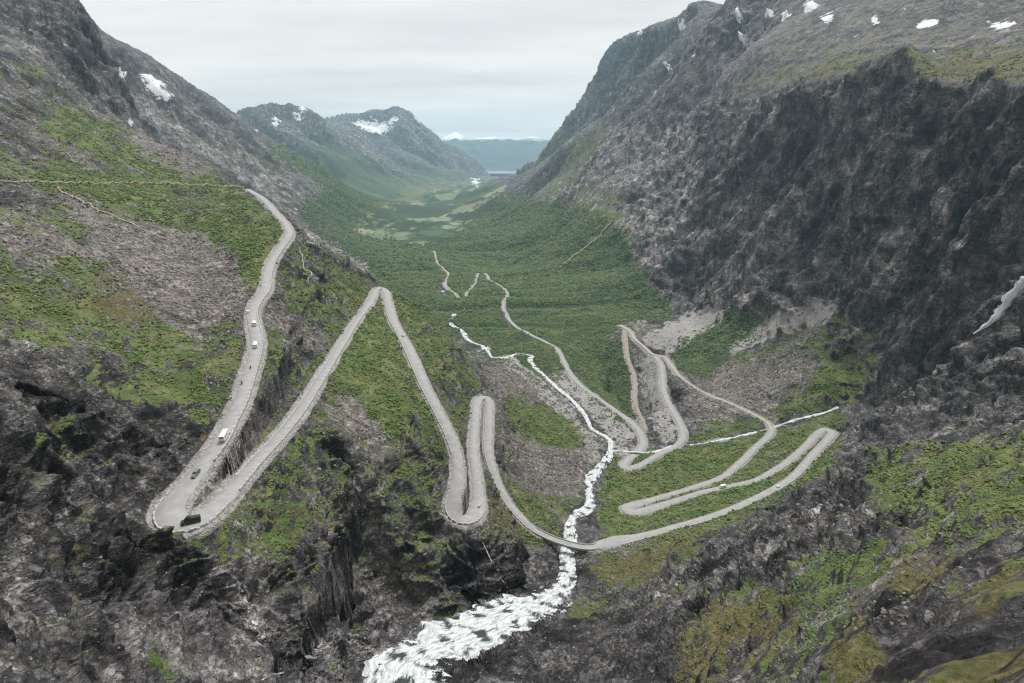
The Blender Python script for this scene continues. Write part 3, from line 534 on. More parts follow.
class NT_:
    """small wrapper for writing node materials"""
    def __init__(s, name):
        s.m = bpy.data.materials.new(name); s.m.use_nodes = True; s.t = s.m.node_tree; s.b = s.t.nodes['Principled BSDF']
        s.b.inputs['Roughness'].default_value = .9; s.b.inputs['Specular IOR Level'].default_value = .25
        s.geo = s.t.nodes.new('ShaderNodeNewGeometry')
    def put(s, sock, v):
        if v is None: return
        if isinstance(v, bpy.types.NodeSocket): s.t.links.new(v, sock)
        else: sock.default_value = v if not (isinstance(v, tuple) and len(v) == 3 and len(sock.default_value) == 4) else (*v, 1)
    def math(s, op, a, b=None, clamp=False):
        n = s.t.nodes.new('ShaderNodeMath'); n.operation = op; n.use_clamp = clamp; s.put(n.inputs[0], a); s.put(n.inputs[1], b); return n.outputs[0]
    def noise(s, scale, det=4, rough=.55, sc=(1, 1, 1), vec=None, dist=0, loc=(0, 0, 0)):
        mp = s.t.nodes.new('ShaderNodeMapping'); s.put(mp.inputs['Vector'], vec or s.geo.outputs['Position']); mp.inputs['Scale'].default_value = sc; mp.inputs['Location'].default_value = loc
        n = s.t.nodes.new('ShaderNodeTexNoise'); s.put(n.inputs['Vector'], mp.outputs[0]); n.inputs['Scale'].default_value = scale
        n.inputs['Detail'].default_value = det; n.inputs['Roughness'].default_value = rough; n.inputs['Distortion'].default_value = dist; return n.outputs[0]
    def vor(s, scale, feature='F1', sc=(1, 1, 1), out='Distance', vec=None):
        mp = s.t.nodes.new('ShaderNodeMapping'); s.put(mp.inputs['Vector'], vec or s.geo.outputs['Position']); mp.inputs['Scale'].default_value = sc
        n = s.t.nodes.new('ShaderNodeTexVoronoi'); n.feature = feature; s.put(n.inputs['Vector'], mp.outputs[0]); n.inputs['Scale'].default_value = scale; return n.outputs[out]
    def ramp(s, v, *stops):
        n = s.t.nodes.new('ShaderNodeValToRGB'); e = n.color_ramp.elements
        while len(e) < len(stops): e.new(.5)
        for el, (p, c) in zip(e, stops): el.position = p; el.color = (*c, 1) if isinstance(c, tuple) else (c, c, c, 1)
        s.put(n.inputs[0], v); return n.outputs[0]
    def mix(s, f, a, b, mode='MIX'):
        n = s.t.nodes.new('ShaderNodeMix'); n.data_type = 'RGBA'; n.blend_type = mode
        s.put(n.inputs['Factor'], f); s.put(n.inputs['A'], a); s.put(n.inputs['B'], b); return n.outputs['Result']
    def attr(s, name):
        n = s.t.nodes.new('ShaderNodeAttribute'); n.attribute_name = name
        sp = s.t.nodes.new('ShaderNodeSeparateColor'); s.t.links.new(n.outputs['Color'], sp.inputs[0]); return sp.outputs
    def bump(s, h, strength, dist):
        n = s.t.nodes.new('ShaderNodeBump'); n.inputs['Strength'].default_value = strength; s.put(n.inputs['Distance'], dist); s.put(n.inputs['Height'], h)
        s.t.links.new(n.outputs[0], s.b.inputs['Normal']); return n
    def color(s, c): s.put(s.b.inputs['Base Color'], c)
# ------------------------------------------------------------------ ground material
g = NT_('ground')
a1 = g.attr('cover_a'); a2 = g.attr('cover_b'); a3 = g.attr('cover_c')
veg, moss, scree = a1[0], a1[1], a1[2]; dark, pale, snow = a2[0], a2[1], a2[2]; forest, gravel = a3[0], a3[1]
nfur = g.noise(.013, 9, .66, (.16, 1, .2)); nf = g.noise(.9, 9, .68); nm = g.noise(.11, 9, .62); nl = g.noise(.012, 8, .6); nst = g.noise(.16, 8, .6, (1, 1, .38), dist=.3)
nbed = g.noise(.5, 6, .7, (.25, .25, 1.6), dist=.8)
nst2 = g.noise(.035, 10, .62, (1, 1, .24), dist=.25)
rk = g.math('ADD', g.math('MULTIPLY', nst2, .4), g.math('ADD', g.math('MULTIPLY', nst, .3), g.math('MULTIPLY', nf, .3)))
rockc = g.ramp(rk, (.36, (.03, .03, .033)), (.44, (.095, .094, .099)), (.50, (.175, .173, .178)), (.56, (.28, .278, .28)), (.64, (.46, .455, .455)))
rockc = g.mix(g.math('MULTIPLY', g.ramp(nfur, (.44, .75), (.58, .0)), .8), rockc, (.05, .047, .05))
rockc = g.mix(g.math('MULTIPLY', g.ramp(nl, (.40, 0.), (.65, 1.)), .35), rockc, (.15, .146, .15), 'MIX')
darkc = g.ramp(rk, (.38, (.014, .014, .016)), (.46, (.048, .046, .049)), (.52, (.12, .116, .118)), (.60, (.30, .29, .288)))
palec = g.ramp(rk, (.36, (.06, .058, .062)), (.46, (.18, .172, .176)), (.56, (.33, .318, .318)), (.68, (.52, .505, .50)))
nmx = g.math('ADD', g.math('MULTIPLY', g.noise(.02, 12, .74), .6), g.math('ADD', g.math('MULTIPLY', nf, .25), g.math('MULTIPLY', nm, .15)))
def cracks(scale, sc, w=.022, dist=.4):
    n = g.noise(scale, 5, .55, sc, dist=dist, loc=(scale * 99, 2, 5)); return g.ramp(n, (.5 - w * 1.8, 1.), (.5 - w * .3, .12), (.5 + w * .3, .12), (.5 + w * 1.5, 1.))
crk = g.math('MULTIPLY', g.math('MULTIPLY', cracks(.05, (.5, .5, 2.2)), cracks(.16, (1, .6, .35), .02)), g.math('MULTIPLY', cracks(.03, (1.2, .8, .25), .018), cracks(.4, (.5, .5, 1.6), .03)))
nbl2 = g.ramp(g.noise(.035, 7, .62, (.7, .7, 1.3), loc=(40, 7, 1)), (.38, (.5, .5, .51)), (.47, (.95, .95, .95)), (.54, (1.2, 1.18, 1.17)), (.64, (1.75, 1.68, 1.62)))
def edge(ch, lo=.15, hi=.6, nse=None, k=.7):
    # a cover channel broken up by noise
    v = g.math('ADD', ch, g.math('MULTIPLY', g.math('SUBTRACT', nse or nmx, .5), k * 3))
    n = g.t.nodes.new('ShaderNodeMapRange'); n.interpolation_type = 'SMOOTHSTEP'; g.put(n.inputs[0], v); n.inputs[1].default_value = lo; n.inputs[2].default_value = hi
    return n.outputs[0]
base = g.mix(edge(dark, .35, .65, nst2, .35), rockc, darkc)
base = g.mix(edge(pale, .28, .55, nst2, .4), base, palec)
wn_ = g.t.nodes.new('ShaderNodeTexNoise'); wn_.inputs['Scale'].default_value = .09; wn_.inputs['Detail'].default_value = 5; g.put(wn_.inputs['Vector'], g.geo.outputs['Position'])
ws_ = g.t.nodes.new('ShaderNodeVectorMath'); ws_.operation = 'MULTIPLY_ADD'; g.put(ws_.inputs[0], wn_.outputs['Color']); ws_.inputs[1].default_value = (22, 22, 22); g.put(ws_.inputs[2], g.geo.outputs['Position'])
def blocks(scale, sc):
    q = g.t.nodes.new('ShaderNodeSeparateColor'); g.t.links.new(g.vor(scale, out='Color', sc=sc, vec=ws_.outputs[0]), q.inputs[0]); return q.outputs[0]
b1, b2, b3 = blocks(.07, (1, 1, .4)), blocks(.2, (1, 1, .5)), blocks(.55, (1, .8, .6))
blk = g.math('ADD', g.math('MULTIPLY', b1, .4), g.math('ADD', g.math('MULTIPLY', b2, .35), g.math('MULTIPLY', b3, .25)))
base = g.mix(1.0, base, g.ramp(blk, (.22, (.38, .38, .40)), (.5, (1., 1., 1.)), (.74, (1.75, 1.72, 1.68))), 'MULTIPLY')
base = g.mix(.85, base, nbl2, 'MULTIPLY'); base = g.mix(.62, base, crk, 'MULTIPLY')
stones = g.vor(.62, out='Color'); sg = g.t.nodes.new('ShaderNodeSeparateColor'); g.t.links.new(stones, sg.inputs[0])
st2 = g.t.nodes.new('ShaderNodeSeparateColor'); g.t.links.new(g.vor(.22, out='Color'), st2.inputs[0])
scc = g.ramp(g.math('ADD', g.math('ADD', g.math('MULTIPLY', sg.outputs[0], .3), g.math('MULTIPLY', st2.outputs[0], .2)), g.math('ADD', g.math('MULTIPLY', nf, .25), g.math('MULTIPLY', nmx, .25))), (.28, (.055, .05, .046)), (.46, (.14, .125, .115)), (.58, (.22, .20, .185)), (.74, (.42, .385, .36)))
base = g.mix(edge(scree, .3, .65, None, .9), base, scc)
grc = g.ramp(nf, (.3, (.19, .185, .18)), (.5, (.34, .33, .32)), (.7, (.48, .465, .45)))
base = g.mix(edge(gravel, .22, .5, nm, .3), base, grc)
ngr = g.noise(.06, 8, .7, loc=(9, 3, 1)); nbl = g.noise(.45, 6, .6, loc=(3, 1, 8))
vg = g.ramp(ngr, (.32, (.045, .068, .022)), (.46, (.10, .145, .045)), (.55, (.165, .19, .068)), (.66, (.22, .20, .10)))
vg = g.mix(g.ramp(nbl, (.46, .0), (.62, .6)), vg, (.040, .072, .022))
vg = g.mix(g.ramp(nf, (.56, .0), (.70, .6)), vg, (.22, .22, .12))
base = g.mix(edge(veg, .40, .60, None, 1.15), base, vg)
msc = g.ramp(nf, (.3, (.045, .042, .018)), (.5, (.12, .105, .042)), (.7, (.24, .20, .095)))
base = g.mix(g.math('MULTIPLY', edge(moss, .5, .85, g.noise(.16, 8, .65, loc=(5, 5, 5)), .8), .85), base, msc)
fc = g.ramp(g.math('ADD', g.math('MULTIPLY', g.noise(.09, 9, .72), .5), g.math('MULTIPLY', nfur, .5)), (.38, (.020, .042, .022)), (.48, (.045, .080, .036)), (.60, (.085, .125, .055)))
base = g.mix(edge(forest, .3, .6, nl, .35), base, fc)
fld = a3[2]
fcell = g.vor(.0045, out='Color', sc=(1, .35, 0)); fs = g.t.nodes.new('ShaderNodeSeparateColor'); g.t.links.new(fcell, fs.inputs[0])
fcol = g.ramp(fs.outputs[0], (.0, (.05, .09, .03)), (.3, (.10, .14, .07)), (.5, (.24, .28, .17)), (.7, (.25, .21, .16)), (.85, (.04, .07, .03)))
fcol = g.mix(g.ramp(g.noise(.006, 9, .7, (1, .5, 1)), (.47, 0.), (.53, 1.)), fcol, (.028, .05, .022))
base = g.mix(edge(fld, .4, .6, nl, .2), base, fcol)
snm = g.math('MULTIPLY', edge(snow, .44, .56, g.math('ADD', g.math('MULTIPLY', g.noise(.022, 10, .75), .5), g.math('MULTIPLY', nfur, .5)), 2.2), g.ramp(snow, (.12, 0.), (.2, 1.)))
base = g.mix(snm, base, (.82, .84, .87))
g.color(base)
hgt = g.math('ADD', g.math('MULTIPLY', nf, .5), g.math('MULTIPLY', crk, .3)); hgt = g.math('ADD', g.math('ADD', hgt, g.math('MULTIPLY', blk, .9)), g.math('ADD', g.math('MULTIPLY', nst, .9), g.math('MULTIPLY', g.vor(.9, 'DISTANCE_TO_EDGE'), .25)))
g.bump(hgt, .9, 2.4)
ter = grid_mesh('terrain', X2, Y2, Z2, g.m)
tag(ter, kind='structure')
col_attr(ter.data, 'cover_a', K['veg'], K['moss'], K['scree'])
col_attr(ter.data, 'cover_b', K['dark'], K['pale'], K['snow'])
col_attr(ter.data, 'cover_c', K['forest'], K['gravel'], K['field'])
# surface lookup on the finished relief
EM = np.maximum.accumulate(Z2 / np.hypot(X2, Y2), axis=1)
def surf(pxx, pyy):
    t, e = ang(pxx, pyy); c = int(round((float(t) - TH0) / STH)); c = min(max(c, 0), NT - 1)
    j = int(np.searchsorted(EM[c], float(e))); j = min(max(j, 1), NR - 1)
    return Vector((X2[c, j], Y2[c, j], Z2[c, j])), c, j
# ------------------------------------------------------------------ roads and water
asph = NT_('road_surface')
nn = asph.noise(.25, 8, .6); n2 = asph.noise(3., 6, .6)
asph.color(asph.mix(.35, asph.ramp(nn, (.35, (.23, .23, .231)), (.65, (.33, .328, .326))), asph.ramp(n2, (.3, (.19, .189, .19)), (.7, (.36, .357, .355)))))
grv = NT_('gravel_road')
grv.color(grv.ramp(grv.noise(.3, 9, .65), (.3, (.22, .20, .17)), (.5, (.31, .29, .25)), (.7, (.42, .395, .345))))
redg = NT_('earth_track')
redg.color(redg.ramp(redg.noise(.3, 9, .65), (.3, (.17, .135, .105)), (.5, (.26, .215, .175)), (.7, (.36, .31, .26))))
def frame2(P):
    T = np.gradient(P[:, :2], axis=0); T /= np.linalg.norm(T, axis=1)[:, None] + 1e-9
    return T, np.stack([T[:, 1], -T[:, 0]], 1)
def relax(P, n=3):
    P = P.copy()
    for _ in range(n): P[1:-1] = .25 * P[:-2] + .5 * P[1:-1] + .25 * P[2:]
    return P
def ribbon(name, P, mat, lift=0., us=(-.5, -.46, 0, .46, .5), zs=(-.35, 0, .05, 0, -.35), jit=.12):
    P = relax(P); T, n = frame2(P)
    r = np.hypot(P[:, 0], P[:, 1])
    a = np.array(us)[None]; ja = rng.normal(size=(len(P), len(us))) * jit; ja[:, 1:-1] *= .3
    off = a * P[:, 3:4] + ja
    Xr = P[:, 0:1] + n[:, 0:1] * off; Yr = P[:, 1:2] + n[:, 1:2] * off; Zr = P[:, 2:3] + lift + np.array(zs)[None] + 0 * off
    return grid_mesh(name, Xr, Yr, Zr, mat, False)
tag(ribbon('mountain_road', np.concatenate([roads['A'], roads['A2'][1:], roads['B'][1:]]), asph.m), kind='structure')
tag(ribbon('valley_road', roads['C'], asph.m), kind='structure')
tag(ribbon('old_gravel_road', roads['D'], grv.m, .012), kind='structure')
tag(ribbon('lower_road', np.concatenate([roads['E']]), asph.m, .02), kind='structure')
tag(ribbon('far_valley_road', roads['F'], grv.m, .02), kind='structure')
tag(ribbon('earth_track', roads['T'], redg.m, .03), kind='structure')
# white water: a churned surface lying in its bed, torn open over rocks
wat = NT_('white_water')
wv = wat.attr('foam'); fl_ = wat.t.nodes.new('ShaderNodeAttribute'); fl_.attribute_name = 'flow'; fv = fl_.outputs['Vector']
stk = wat.math('ADD', wat.math('MULTIPLY', wat.noise(1., 6, .6, (.16, .75, 1), vec=fv, dist=.5), .6), wat.math('MULTIPLY', wat.noise(1., 6, .65, (.5, 1.3, 1), vec=fv, dist=.8, loc=(3, 7, 1)), .4))
foam = wat.math('ADD', wv[0], wat.math('MULTIPLY', wat.math('SUBTRACT', stk, .5), 3.0))
fo = wat.ramp(foam, (.18, 0.), (.42, .5), (.72, 1.))
wat.color(wat.mix(fo, (.035, .045, .045), wat.ramp(stk, (.36, (.20, .23, .24)), (.50, (.46, .49, .50)), (.64, (.68, .70, .71)))))
wat.put(wat.b.inputs['Roughness'], wat.math('ADD', wat.math('MULTIPLY', fo, .6), .12))
wat.bump(stk, .6, .9)
def water(name, P, foamv=.75, amp=.5):
    P = relax(P, 2); T, n = frame2(P); m = 15
    a = np.linspace(-.5, .5, m)[None]
    q = P[:, :2]; s = np.concatenate([[0], np.cumsum(np.linalg.norm(np.diff(q, axis=0), axis=1))])
    S = s[:, None] + 0 * a; U = a * P[:, 3:4]
    wob = perlin(S / 9., np.sign(a) * 3 + 0 * S, 0 * S + 4.2) * .35 + perlin(S / 3.5, np.sign(a) * 5 + 0 * S, 0 * S + 1.2) * .25
    off = U * (1.12 + wob * .9)
    Xr = P[:, 0:1] + n[:, 0:1] * off; Yr = P[:, 1:2] + n[:, 1:2] * off
    nz_ = 1.3 * perlin(S / 7.5, U / 5., 0 * S + 4) + perlin(S / 3.2, U / 2.2, 0 * S + 9) + .6 * perlin(S / 1.4, U / 1.1, 0 * S + 2)
    Zr = P[:, 2:3] + .25 + amp * .75 * nz_ - (np.abs(a) * 2) ** 4 * 1.2
    o = grid_mesh(name, Xr, Yr, Zr, wat.m, True)
    fm = foamv + 1.5 * perlin(S / 8., U / 5., 0 * S + 20) * (P[:, 3:4] > 8) - (np.abs(a) * 2) ** 5 * .35
    col_attr(o.data, 'foam', fm, fm, fm); col_attr(o.data, 'flow', S, U, U * 0)
    return tag(o, kind='structure')
water('waterfall_water', waters['falls'], .80, 1.0)
water('river_water', waters['river'], .8, .35)
water('side_channel_water', waters['river2'], .35, .2)
water('lower_river_water', waters['river3'], .8, .3)
water('far_river_water', waters['river4'], .8, .3)
water('tributary_water', waters['trib'], .75, .35)
# ------------------------------------------------------------------ far range beyond the fjord
g5 = NT_('far_range')
pz = g5.t.nodes.new('ShaderNodeSeparateXYZ'); g5.t.links.new(g5.geo.outputs['Position'], pz.inputs[0])
hs = g5.math('ADD', pz.outputs[2], g5.math('MULTIPLY', g5.math('SUBTRACT', g5.noise(.0016, 8, .7), .5), 420))
mr = g5.t.nodes.new('ShaderNodeMapRange'); g5.put(mr.inputs[0], hs); mr.inputs[1].default_value = 250; mr.inputs[2].default_value = 350
g5.color(g5.mix(mr.outputs[0], g5.ramp(g5.noise(.002, 7, .6), (.3, (.02, .035, .025)), (.7, (.05, .06, .055))), (.8, .82, .85)))
sky_l = [(400,150,-150),(425,144,0),(440,140,0),(450,135,0),(455,132,0),(461,135.5,0),(470,139,0),(480,138.5,0),(492,137.5,0),(503,138,0),(515,139.5,0),(525,138.5,0),(533,136.5,0),(541,138.5,0),(550,140,0),(570,138,0),(600,137,0),(640,140,0)]
us = np.linspace(400, 640, 200); ts = np.linspace(0, 1, 60)
hp = np.interp(us, [p[0] for p in sky_l], [p[1] for p in sky_l])
Xf = []; 
th_, e_ = ang(us, hp); Rr = 17500.
XF = np.zeros((200, 60)); YF = XF.copy(); ZF = XF.copy()
for j, t in enumerate(ts):
    r = Rr - 4000 * (1 - t); zt = e_ * Rr; s = t ** 1.3
    z = -430 + (zt + 430) * s
    XF[:, j] = np.sin(th_) * r; YF[:, j] = np.cos(th_) * r; ZF[:, j] = z
dF = (1 - 2.4 * np.abs(perlin(XF / 1500, YF / 1500, ZF / 3000))) * 120 + (1 - 2.4 * np.abs(perlin(XF / 500, YF / 500, ZF / 900))) * 45
ZF += (dF - 60) * np.clip(ts[None] * 3, 0, 1) * np.clip((1 - ts[None]) * 4 + .3, 0, 1)
tag(grid_mesh('far_mountain_range', XF, YF, ZF, g5.m), kind='structure')
fj = NT_('fjord'); fj.color((.30, .36, .40)); fj.b.inputs['Roughness'].default_value = .15
q = [ang(x, y) for x, y in ((480,174.5),(520,174.5),(520,171.3),(488,171.3))]
fm_ = bpy.data.meshes.new('fjord_water'); fm_.from_pydata([(-418/float(e)*math.sin(float(t)), -418/float(e)*math.cos(float(t)), -404) for t, e in q], [], [(0,1,2,3)]); fm_.materials.append(fj.m)
fo_ = bpy.data.objects.new('fjord_water', fm_); C.objects.link(fo_); tag(fo_, kind='structure')
# ------------------------------------------------------------------ haze
hz = bpy.data.materials.new('haze'); hz.use_nodes = True; ht = hz.node_tree; ht.nodes.clear()
ho = ht.nodes.new('ShaderNodeOutputMaterial'); pv = ht.nodes.new('ShaderNodeVolumePrincipled')
pv.inputs['Color'].default_value = (.54, .81, 1.0, 1); pv.inputs['Density'].default_value = HAZE
pv.inputs['Anisotropy'].default_value = 0.2
ht.links.new(pv.outputs[0], ho.inputs['Volume'])
zmax = float(max(Z2.max(), 60.)) + 40; zmin = float(min(Z2.min(), ZF.min())) - 1
bm_ = bpy.data.meshes.new('haze'); x0, x1, y0, y1 = -19500., 19500., -300., 19600.
bm_.from_pydata([(x, y, z) for z in (zmin, zmax) for x, y in ((x0,y0),(x1,y0),(x1,y1),(x0,y1))], [], [(0,3,2,1),(4,5,6,7),(0,1,5,4),(1,2,6,5),(2,3,7,6),(3,0,4,7)])
bm_.materials.append(hz)
hb = bpy.data.objects.new('haze', bm_); C.objects.link(hb); tag(hb, kind='stuff')
# ------------------------------------------------------------------ what nobody could count: scrub, birch wood, loose stones
def lump_mesh(name, mat, seed, sub=2, leafy=True):
    import bmesh
    bm = bmesh.new(); rr_ = random.Random(seed)
    if leafy:
        for k in range(5):
            b2 = bmesh.ops.create_icosphere(bm, subdivisions=sub, radius=1.0)
            cx_, cy_, cz_ = rr_.uniform(-.55, .55), rr_.uniform(-.55, .55), rr_.uniform(.3, .95); q = rr_.uniform(.38, .62)
            for v in b2['verts']:
                j = 1 + rr_.uniform(-.28, .28)
                v.co = Vector((v.co.x * q * j + cx_, v.co.y * q * j + cy_, v.co.z * q * j * .85 + cz_))
    else:
        b2 = bmesh.ops.create_icosphere(bm, subdivisions=1, radius=1.0)
        for v in b2['verts']:
            v.co = Vector((v.co.x * rr_.uniform(.6, 1.1), v.co.y * rr_.uniform(.5, .95), v.co.z * rr_.uniform(.4, .75)))
    me = bpy.data.meshes.new(name); bm.to_mesh(me); bm.free(); me.materials.append(mat)
    return me
def leaf_mat(name, lo, hi, alt):
    s = NT_(name); oi = s.t.nodes.new('ShaderNodeObjectInfo')
    c = s.mix(oi.outputs['Random'], (*lo, 1), (*hi, 1)); c = s.mix(s.ramp(s.noise(.03, 6, .6), (.42, 0.), (.62, .8)), c, (*alt, 1))
    c = s.mix(s.math('MULTIPLY', s.ramp(s.noise(2.2, 3, .6), (.4, 0.), (.6, 1.)), .45), c, (lo[0]*.6, lo[1]*.6, lo[2]*.6, 1))
    s.color(c); s.b.inputs['Roughness'].default_value = .8
    return s.m
col_hidden = bpy.data.collections.new('kinds')
def scatter(name, meshes, P, S, seed):
    """one object: a cloud of points, each carrying one small mesh"""
    me = bpy.data.meshes.new(name); me.vertices.add(len(P)); me.vertices.foreach_set('co', P.astype('f4').ravel())
    r_ = np.random.default_rng(seed)
    at = me.attributes.new('size', 'FLOAT_VECTOR', 'POINT')
    sc = S[:, None] * np.stack([r_.uniform(.8, 1.2, len(S)), r_.uniform(.8, 1.2, len(S)), r_.uniform(.7, 1.15, len(S))], 1)
    at.data.foreach_set('vector', sc.astype('f4').ravel())
    at = me.attributes.new('turn', 'FLOAT_VECTOR', 'POINT')
    at.data.foreach_set('vector', np.stack([r_.normal(size=len(S)) * .2, r_.normal(size=len(S)) * .2, r_.uniform(0, 6.28, len(S))], 1).astype('f4').ravel())
    at = me.attributes.new('kind', 'INT', 'POINT'); at.data.foreach_set('value', r_.integers(0, len(meshes), len(S)).astype('i4'))
    o = bpy.data.objects.new(name, me); C.objects.link(o); tag(o, kind='stuff')
    gc = bpy.data.collections.new(name + '_kinds')
    for i, m in enumerate(meshes):
        q = bpy.data.objects.new(name + '_piece', m); gc.objects.link(q)
    ng = bpy.data.node_groups.new(name, 'GeometryNodeTree')
    ng.interface.new_socket('Geometry', in_out='INPUT', socket_type='NodeSocketGeometry')
    ng.interface.new_socket('Geometry', in_out='OUTPUT', socket_type='NodeSocketGeometry')
    N_, L_ = ng.nodes, ng.links
    gi, go = N_.new('NodeGroupInput'), N_.new('NodeGroupOutput')
    m2p = N_.new('GeometryNodeMeshToPoints'); iop = N_.new('GeometryNodeInstanceOnPoints'); ci = N_.new('GeometryNodeCollectionInfo')
    ci.inputs['Collection'].default_value = gc; ci.inputs['Separate Children'].default_value = True; ci.inputs['Reset Children'].default_value = True
    L_.new(gi.outputs[0], m2p.inputs[0]); L_.new(m2p.outputs[0], iop.inputs['Points']); L_.new(ci.outputs[0], iop.inputs['Instance'])
    iop.inputs['Pick Instance'].default_value = True
    for nm_, ty, sk in (('size', 'FLOAT_VECTOR', 'Scale'), ('turn', 'FLOAT_VECTOR', 'Rotation'), ('kind', 'INT', 'Instance Index')):
        na = N_.new('GeometryNodeInputNamedAttribute'); na.data_type = ty; na.inputs['Name'].default_value = nm_
        L_.new(na.outputs['Attribute'], iop.inputs[sk])
    L_.new(iop.outputs[0], go.inputs[0])
    md = o.modifiers.new('scatter', 'NODES'); md.node_group = ng
    return o
area = (np.abs(np.gradient(X2, axis=0) * np.gradient(Y2, axis=1) - np.gradient(Y2, axis=0) * np.gradient(X2, axis=1)) + 1e-6)
rH = np.hypot(X2, Y2); pxf, pyf = pix(np.arctan2(X2, Y2), Z2 / rH)
vis = (Z2 / rH >= EM - .012 - 3. / rH) & (pxf > -70) & (pxf < 1095) & (pyf > -40) & (pyf < 740)
roadfree = (dR > 1.6) & (dW > .8)
clump = .5 + nB * 1.6 + nA * 1.2
def pick(w, n, seed, jit=1.0):
    w = np.where(vis & roadfree, w, 0).ravel(); c = np.cumsum(w); r_ = np.random.default_rng(seed)
    k = np.searchsorted(c, r_.random(n) * c[-1]); k = np.minimum(k, w.size - 1)
    a_, b_ = np.minimum(k // NR, NT - 2), np.minimum(k % NR, NR - 2); u, v = r_.random(n), r_.random(n)
    P = np.stack([(A[a_, b_] * (1-u) + A[a_+1, b_] * u) * (1-v) + (A[a_, b_+1] * (1-u) + A[a_+1, b_+1] * u) * v for A in (X2, Y2, Z2)], 1)
    return P, rV.ravel()[k], k
gl_ = [lump_mesh('scrub_bush', leaf_mat('scrub_leaf', (.065, .115, .032), (.165, .24, .075), (.20, .21, .085)), 10 + i, 1) for i in range(4)]
wv_ = [lump_mesh('birch_crown', leaf_mat('birch_leaf', (.055, .10, .042), (.17, .24, .105), (.20, .23, .10)), 20 + i, 1) for i in range(4)]
rk_m = NT_('loose_rock'); oi_ = rk_m.t.nodes.new('ShaderNodeObjectInfo')
rk_m.color(rk_m.mix(rk_m.math('MULTIPLY', rk_m.noise(1.2, 5, .6), .5), rk_m.ramp(oi_.outputs['Random'], (0., (.06, .055, .055)), (.5, (.14, .13, .12)), (1., (.28, .26, .245))), (.12, .11, .10, 1)))
rk_ = [lump_mesh('loose_rock', rk_m.m, 30 + i, 1, False) for i in range(5)]
v_ = sstep(K['veg'], .35, .8) * (1 - K['forest']) * (1 - .6 * K['moss'])
P, r_, k_ = pick(v_ * area / rV ** 1.5 * np.clip(clump * 1.6 - .45, .04, 2) * sstep(rV, 35, 80) * (rV < 1500), 85000, 1)
S = (.35 + .9 * rng.random(len(P)) ** 2.2) * np.clip(r_ / 330., .16, 1.5); scatter('mountain_scrub', gl_, P - np.array([0, 0, .15]), S, 1)
P, r_, k_ = pick(np.clip(K['forest'] * 1.2 - .15 + .04 * K['field'] * (nC > .1), 0, 1) * np.clip(.12 + sstep(gap, .03, .12), 0, 1) * (1 - .5 * (nB < -.25)) * area / rV ** 1.35 * (rV < 5200) * np.clip(clump + .35, .1, 2) * (rV > 450), 150000, 2)
S = (1.3 + 1.9 * rng.random(len(P)) ** 1.5) * np.clip(r_ / 1300., .6, 1.9); scatter('birch_wood', wv_, P - np.array([0, 0, .3]), S, 2)
P, r_, k_ = pick((.04 + K['scree'] + .5 * K['gravel'] * (dR > 4)) * (1 - K['forest']) * (1 - .7 * K['veg']) * area / rV ** 1.6 * (rV < 1700) * np.clip(.3 + nA * 2, .05, 2) * (rV > 70) * (sl2 < .45) * (1 - sstep(rV, 700, 1300)), 60000, 3)
S = (.18 + .9 * rng.random(len(P)) ** 5) * np.clip(r_ / 260., .5, 2.6); scatter('loose_stones', rk_, P, S, 3)
# ------------------------------------------------------------------ water that falls down faces of rock
def face_water(name, pts, foamv, lift=.5):
    """pts: (px, py, width in picture points): a thin sheet lying on the rock"""
    Q = []; 
    for i in range(len(pts) - 1):
        n = max(1, int(math.dist(pts[i][:2], pts[i+1][:2]) / 1.5))
        for k in range(n):
            t = k / n; Q.append([pts[i][j] * (1 - t) + pts[i+1][j] * t for j in range(3)])
    Q.append(list(pts[-1])); L = []
    for x, y, w in Q:
        p, c, j = surf(x, y); L.append((p.length, w))
    D0 = np.array([l[0] for l in L]); k = 3
    D1 = np.array([np.percentile(D0[max(0, i-k):i+k+1], 30) for i in range(len(D0))])
    for _ in range(14): D1[1:-1] = .25 * D1[:-2] + .5 * D1[1:-1] + .25 * D1[2:]
    P = []
    for (x, y, w), d in zip(Q, D1):
        t, e = ang(x, y); u = Vector((math.sin(t), math.cos(t), float(e))).normalized() * d; P.append((u.x, u.y, u.z, w * d / F))
    P = np.array(P)
    for _ in range(4): P[1:-1] = .25 * P[:-2] + .5 * P[1:-1] + .25 * P[2:]
    T = np.gradient(P[:, :3], axis=0); v = P[:, :3] / np.linalg.norm(P[:, :3], axis=1)[:, None]
    n = np.cross(T, v); n /= np.linalg.norm(n, axis=1)[:, None] + 1e-9
    m = 9; a = np.linspace(-.5, .5, m)[None]; A = []
    wob = .8 + .4 * perlin(np.arange(len(P))[:, None] / 3. + 0 * a, a * 3, 0 * a + np.zeros((len(P), 1)) + 3.)
    for j in range(3):
        A.append(P[:, j:j+1] + n[:, j:j+1] * a * wob * P[:, 3:4] - v[:, j:j+1] * (lift * (1 - (2 * a) ** 4 * 1.3) + .25 * perlin(np.arange(len(P))[:, None] / 1.4 + 0 * a, a * 9, 0 * a + np.zeros((len(P), 1)))))
    o = grid_mesh(name, *A, wat.m, True)
    f = foamv - (np.abs(a) * 2) ** 2 * .7 + .3 * wob + .5 * perlin(np.arange(len(P))[:, None] / 6. + 0 * a, a * 8, 0 * a + np.zeros((len(P), 1)) + 7.); f = f + 0 * P[:, :1]
    col_attr(o.data, 'foam', f, f, f); col_attr(o.data, 'flow', np.arange(len(P))[:, None] * 1.5 + 0 * f, a * P[:, 3:4] + 0 * f, 0 * f)
    return tag(o, kind='structure')
face_water('cliff_waterfall_water', [(1075,245,12),(1050,262,11),(1026,281,10),(1013,294,9),(1004,305,9),(997,316,8),(988,325,5),(974,334,2)], 1.5, 2.5)
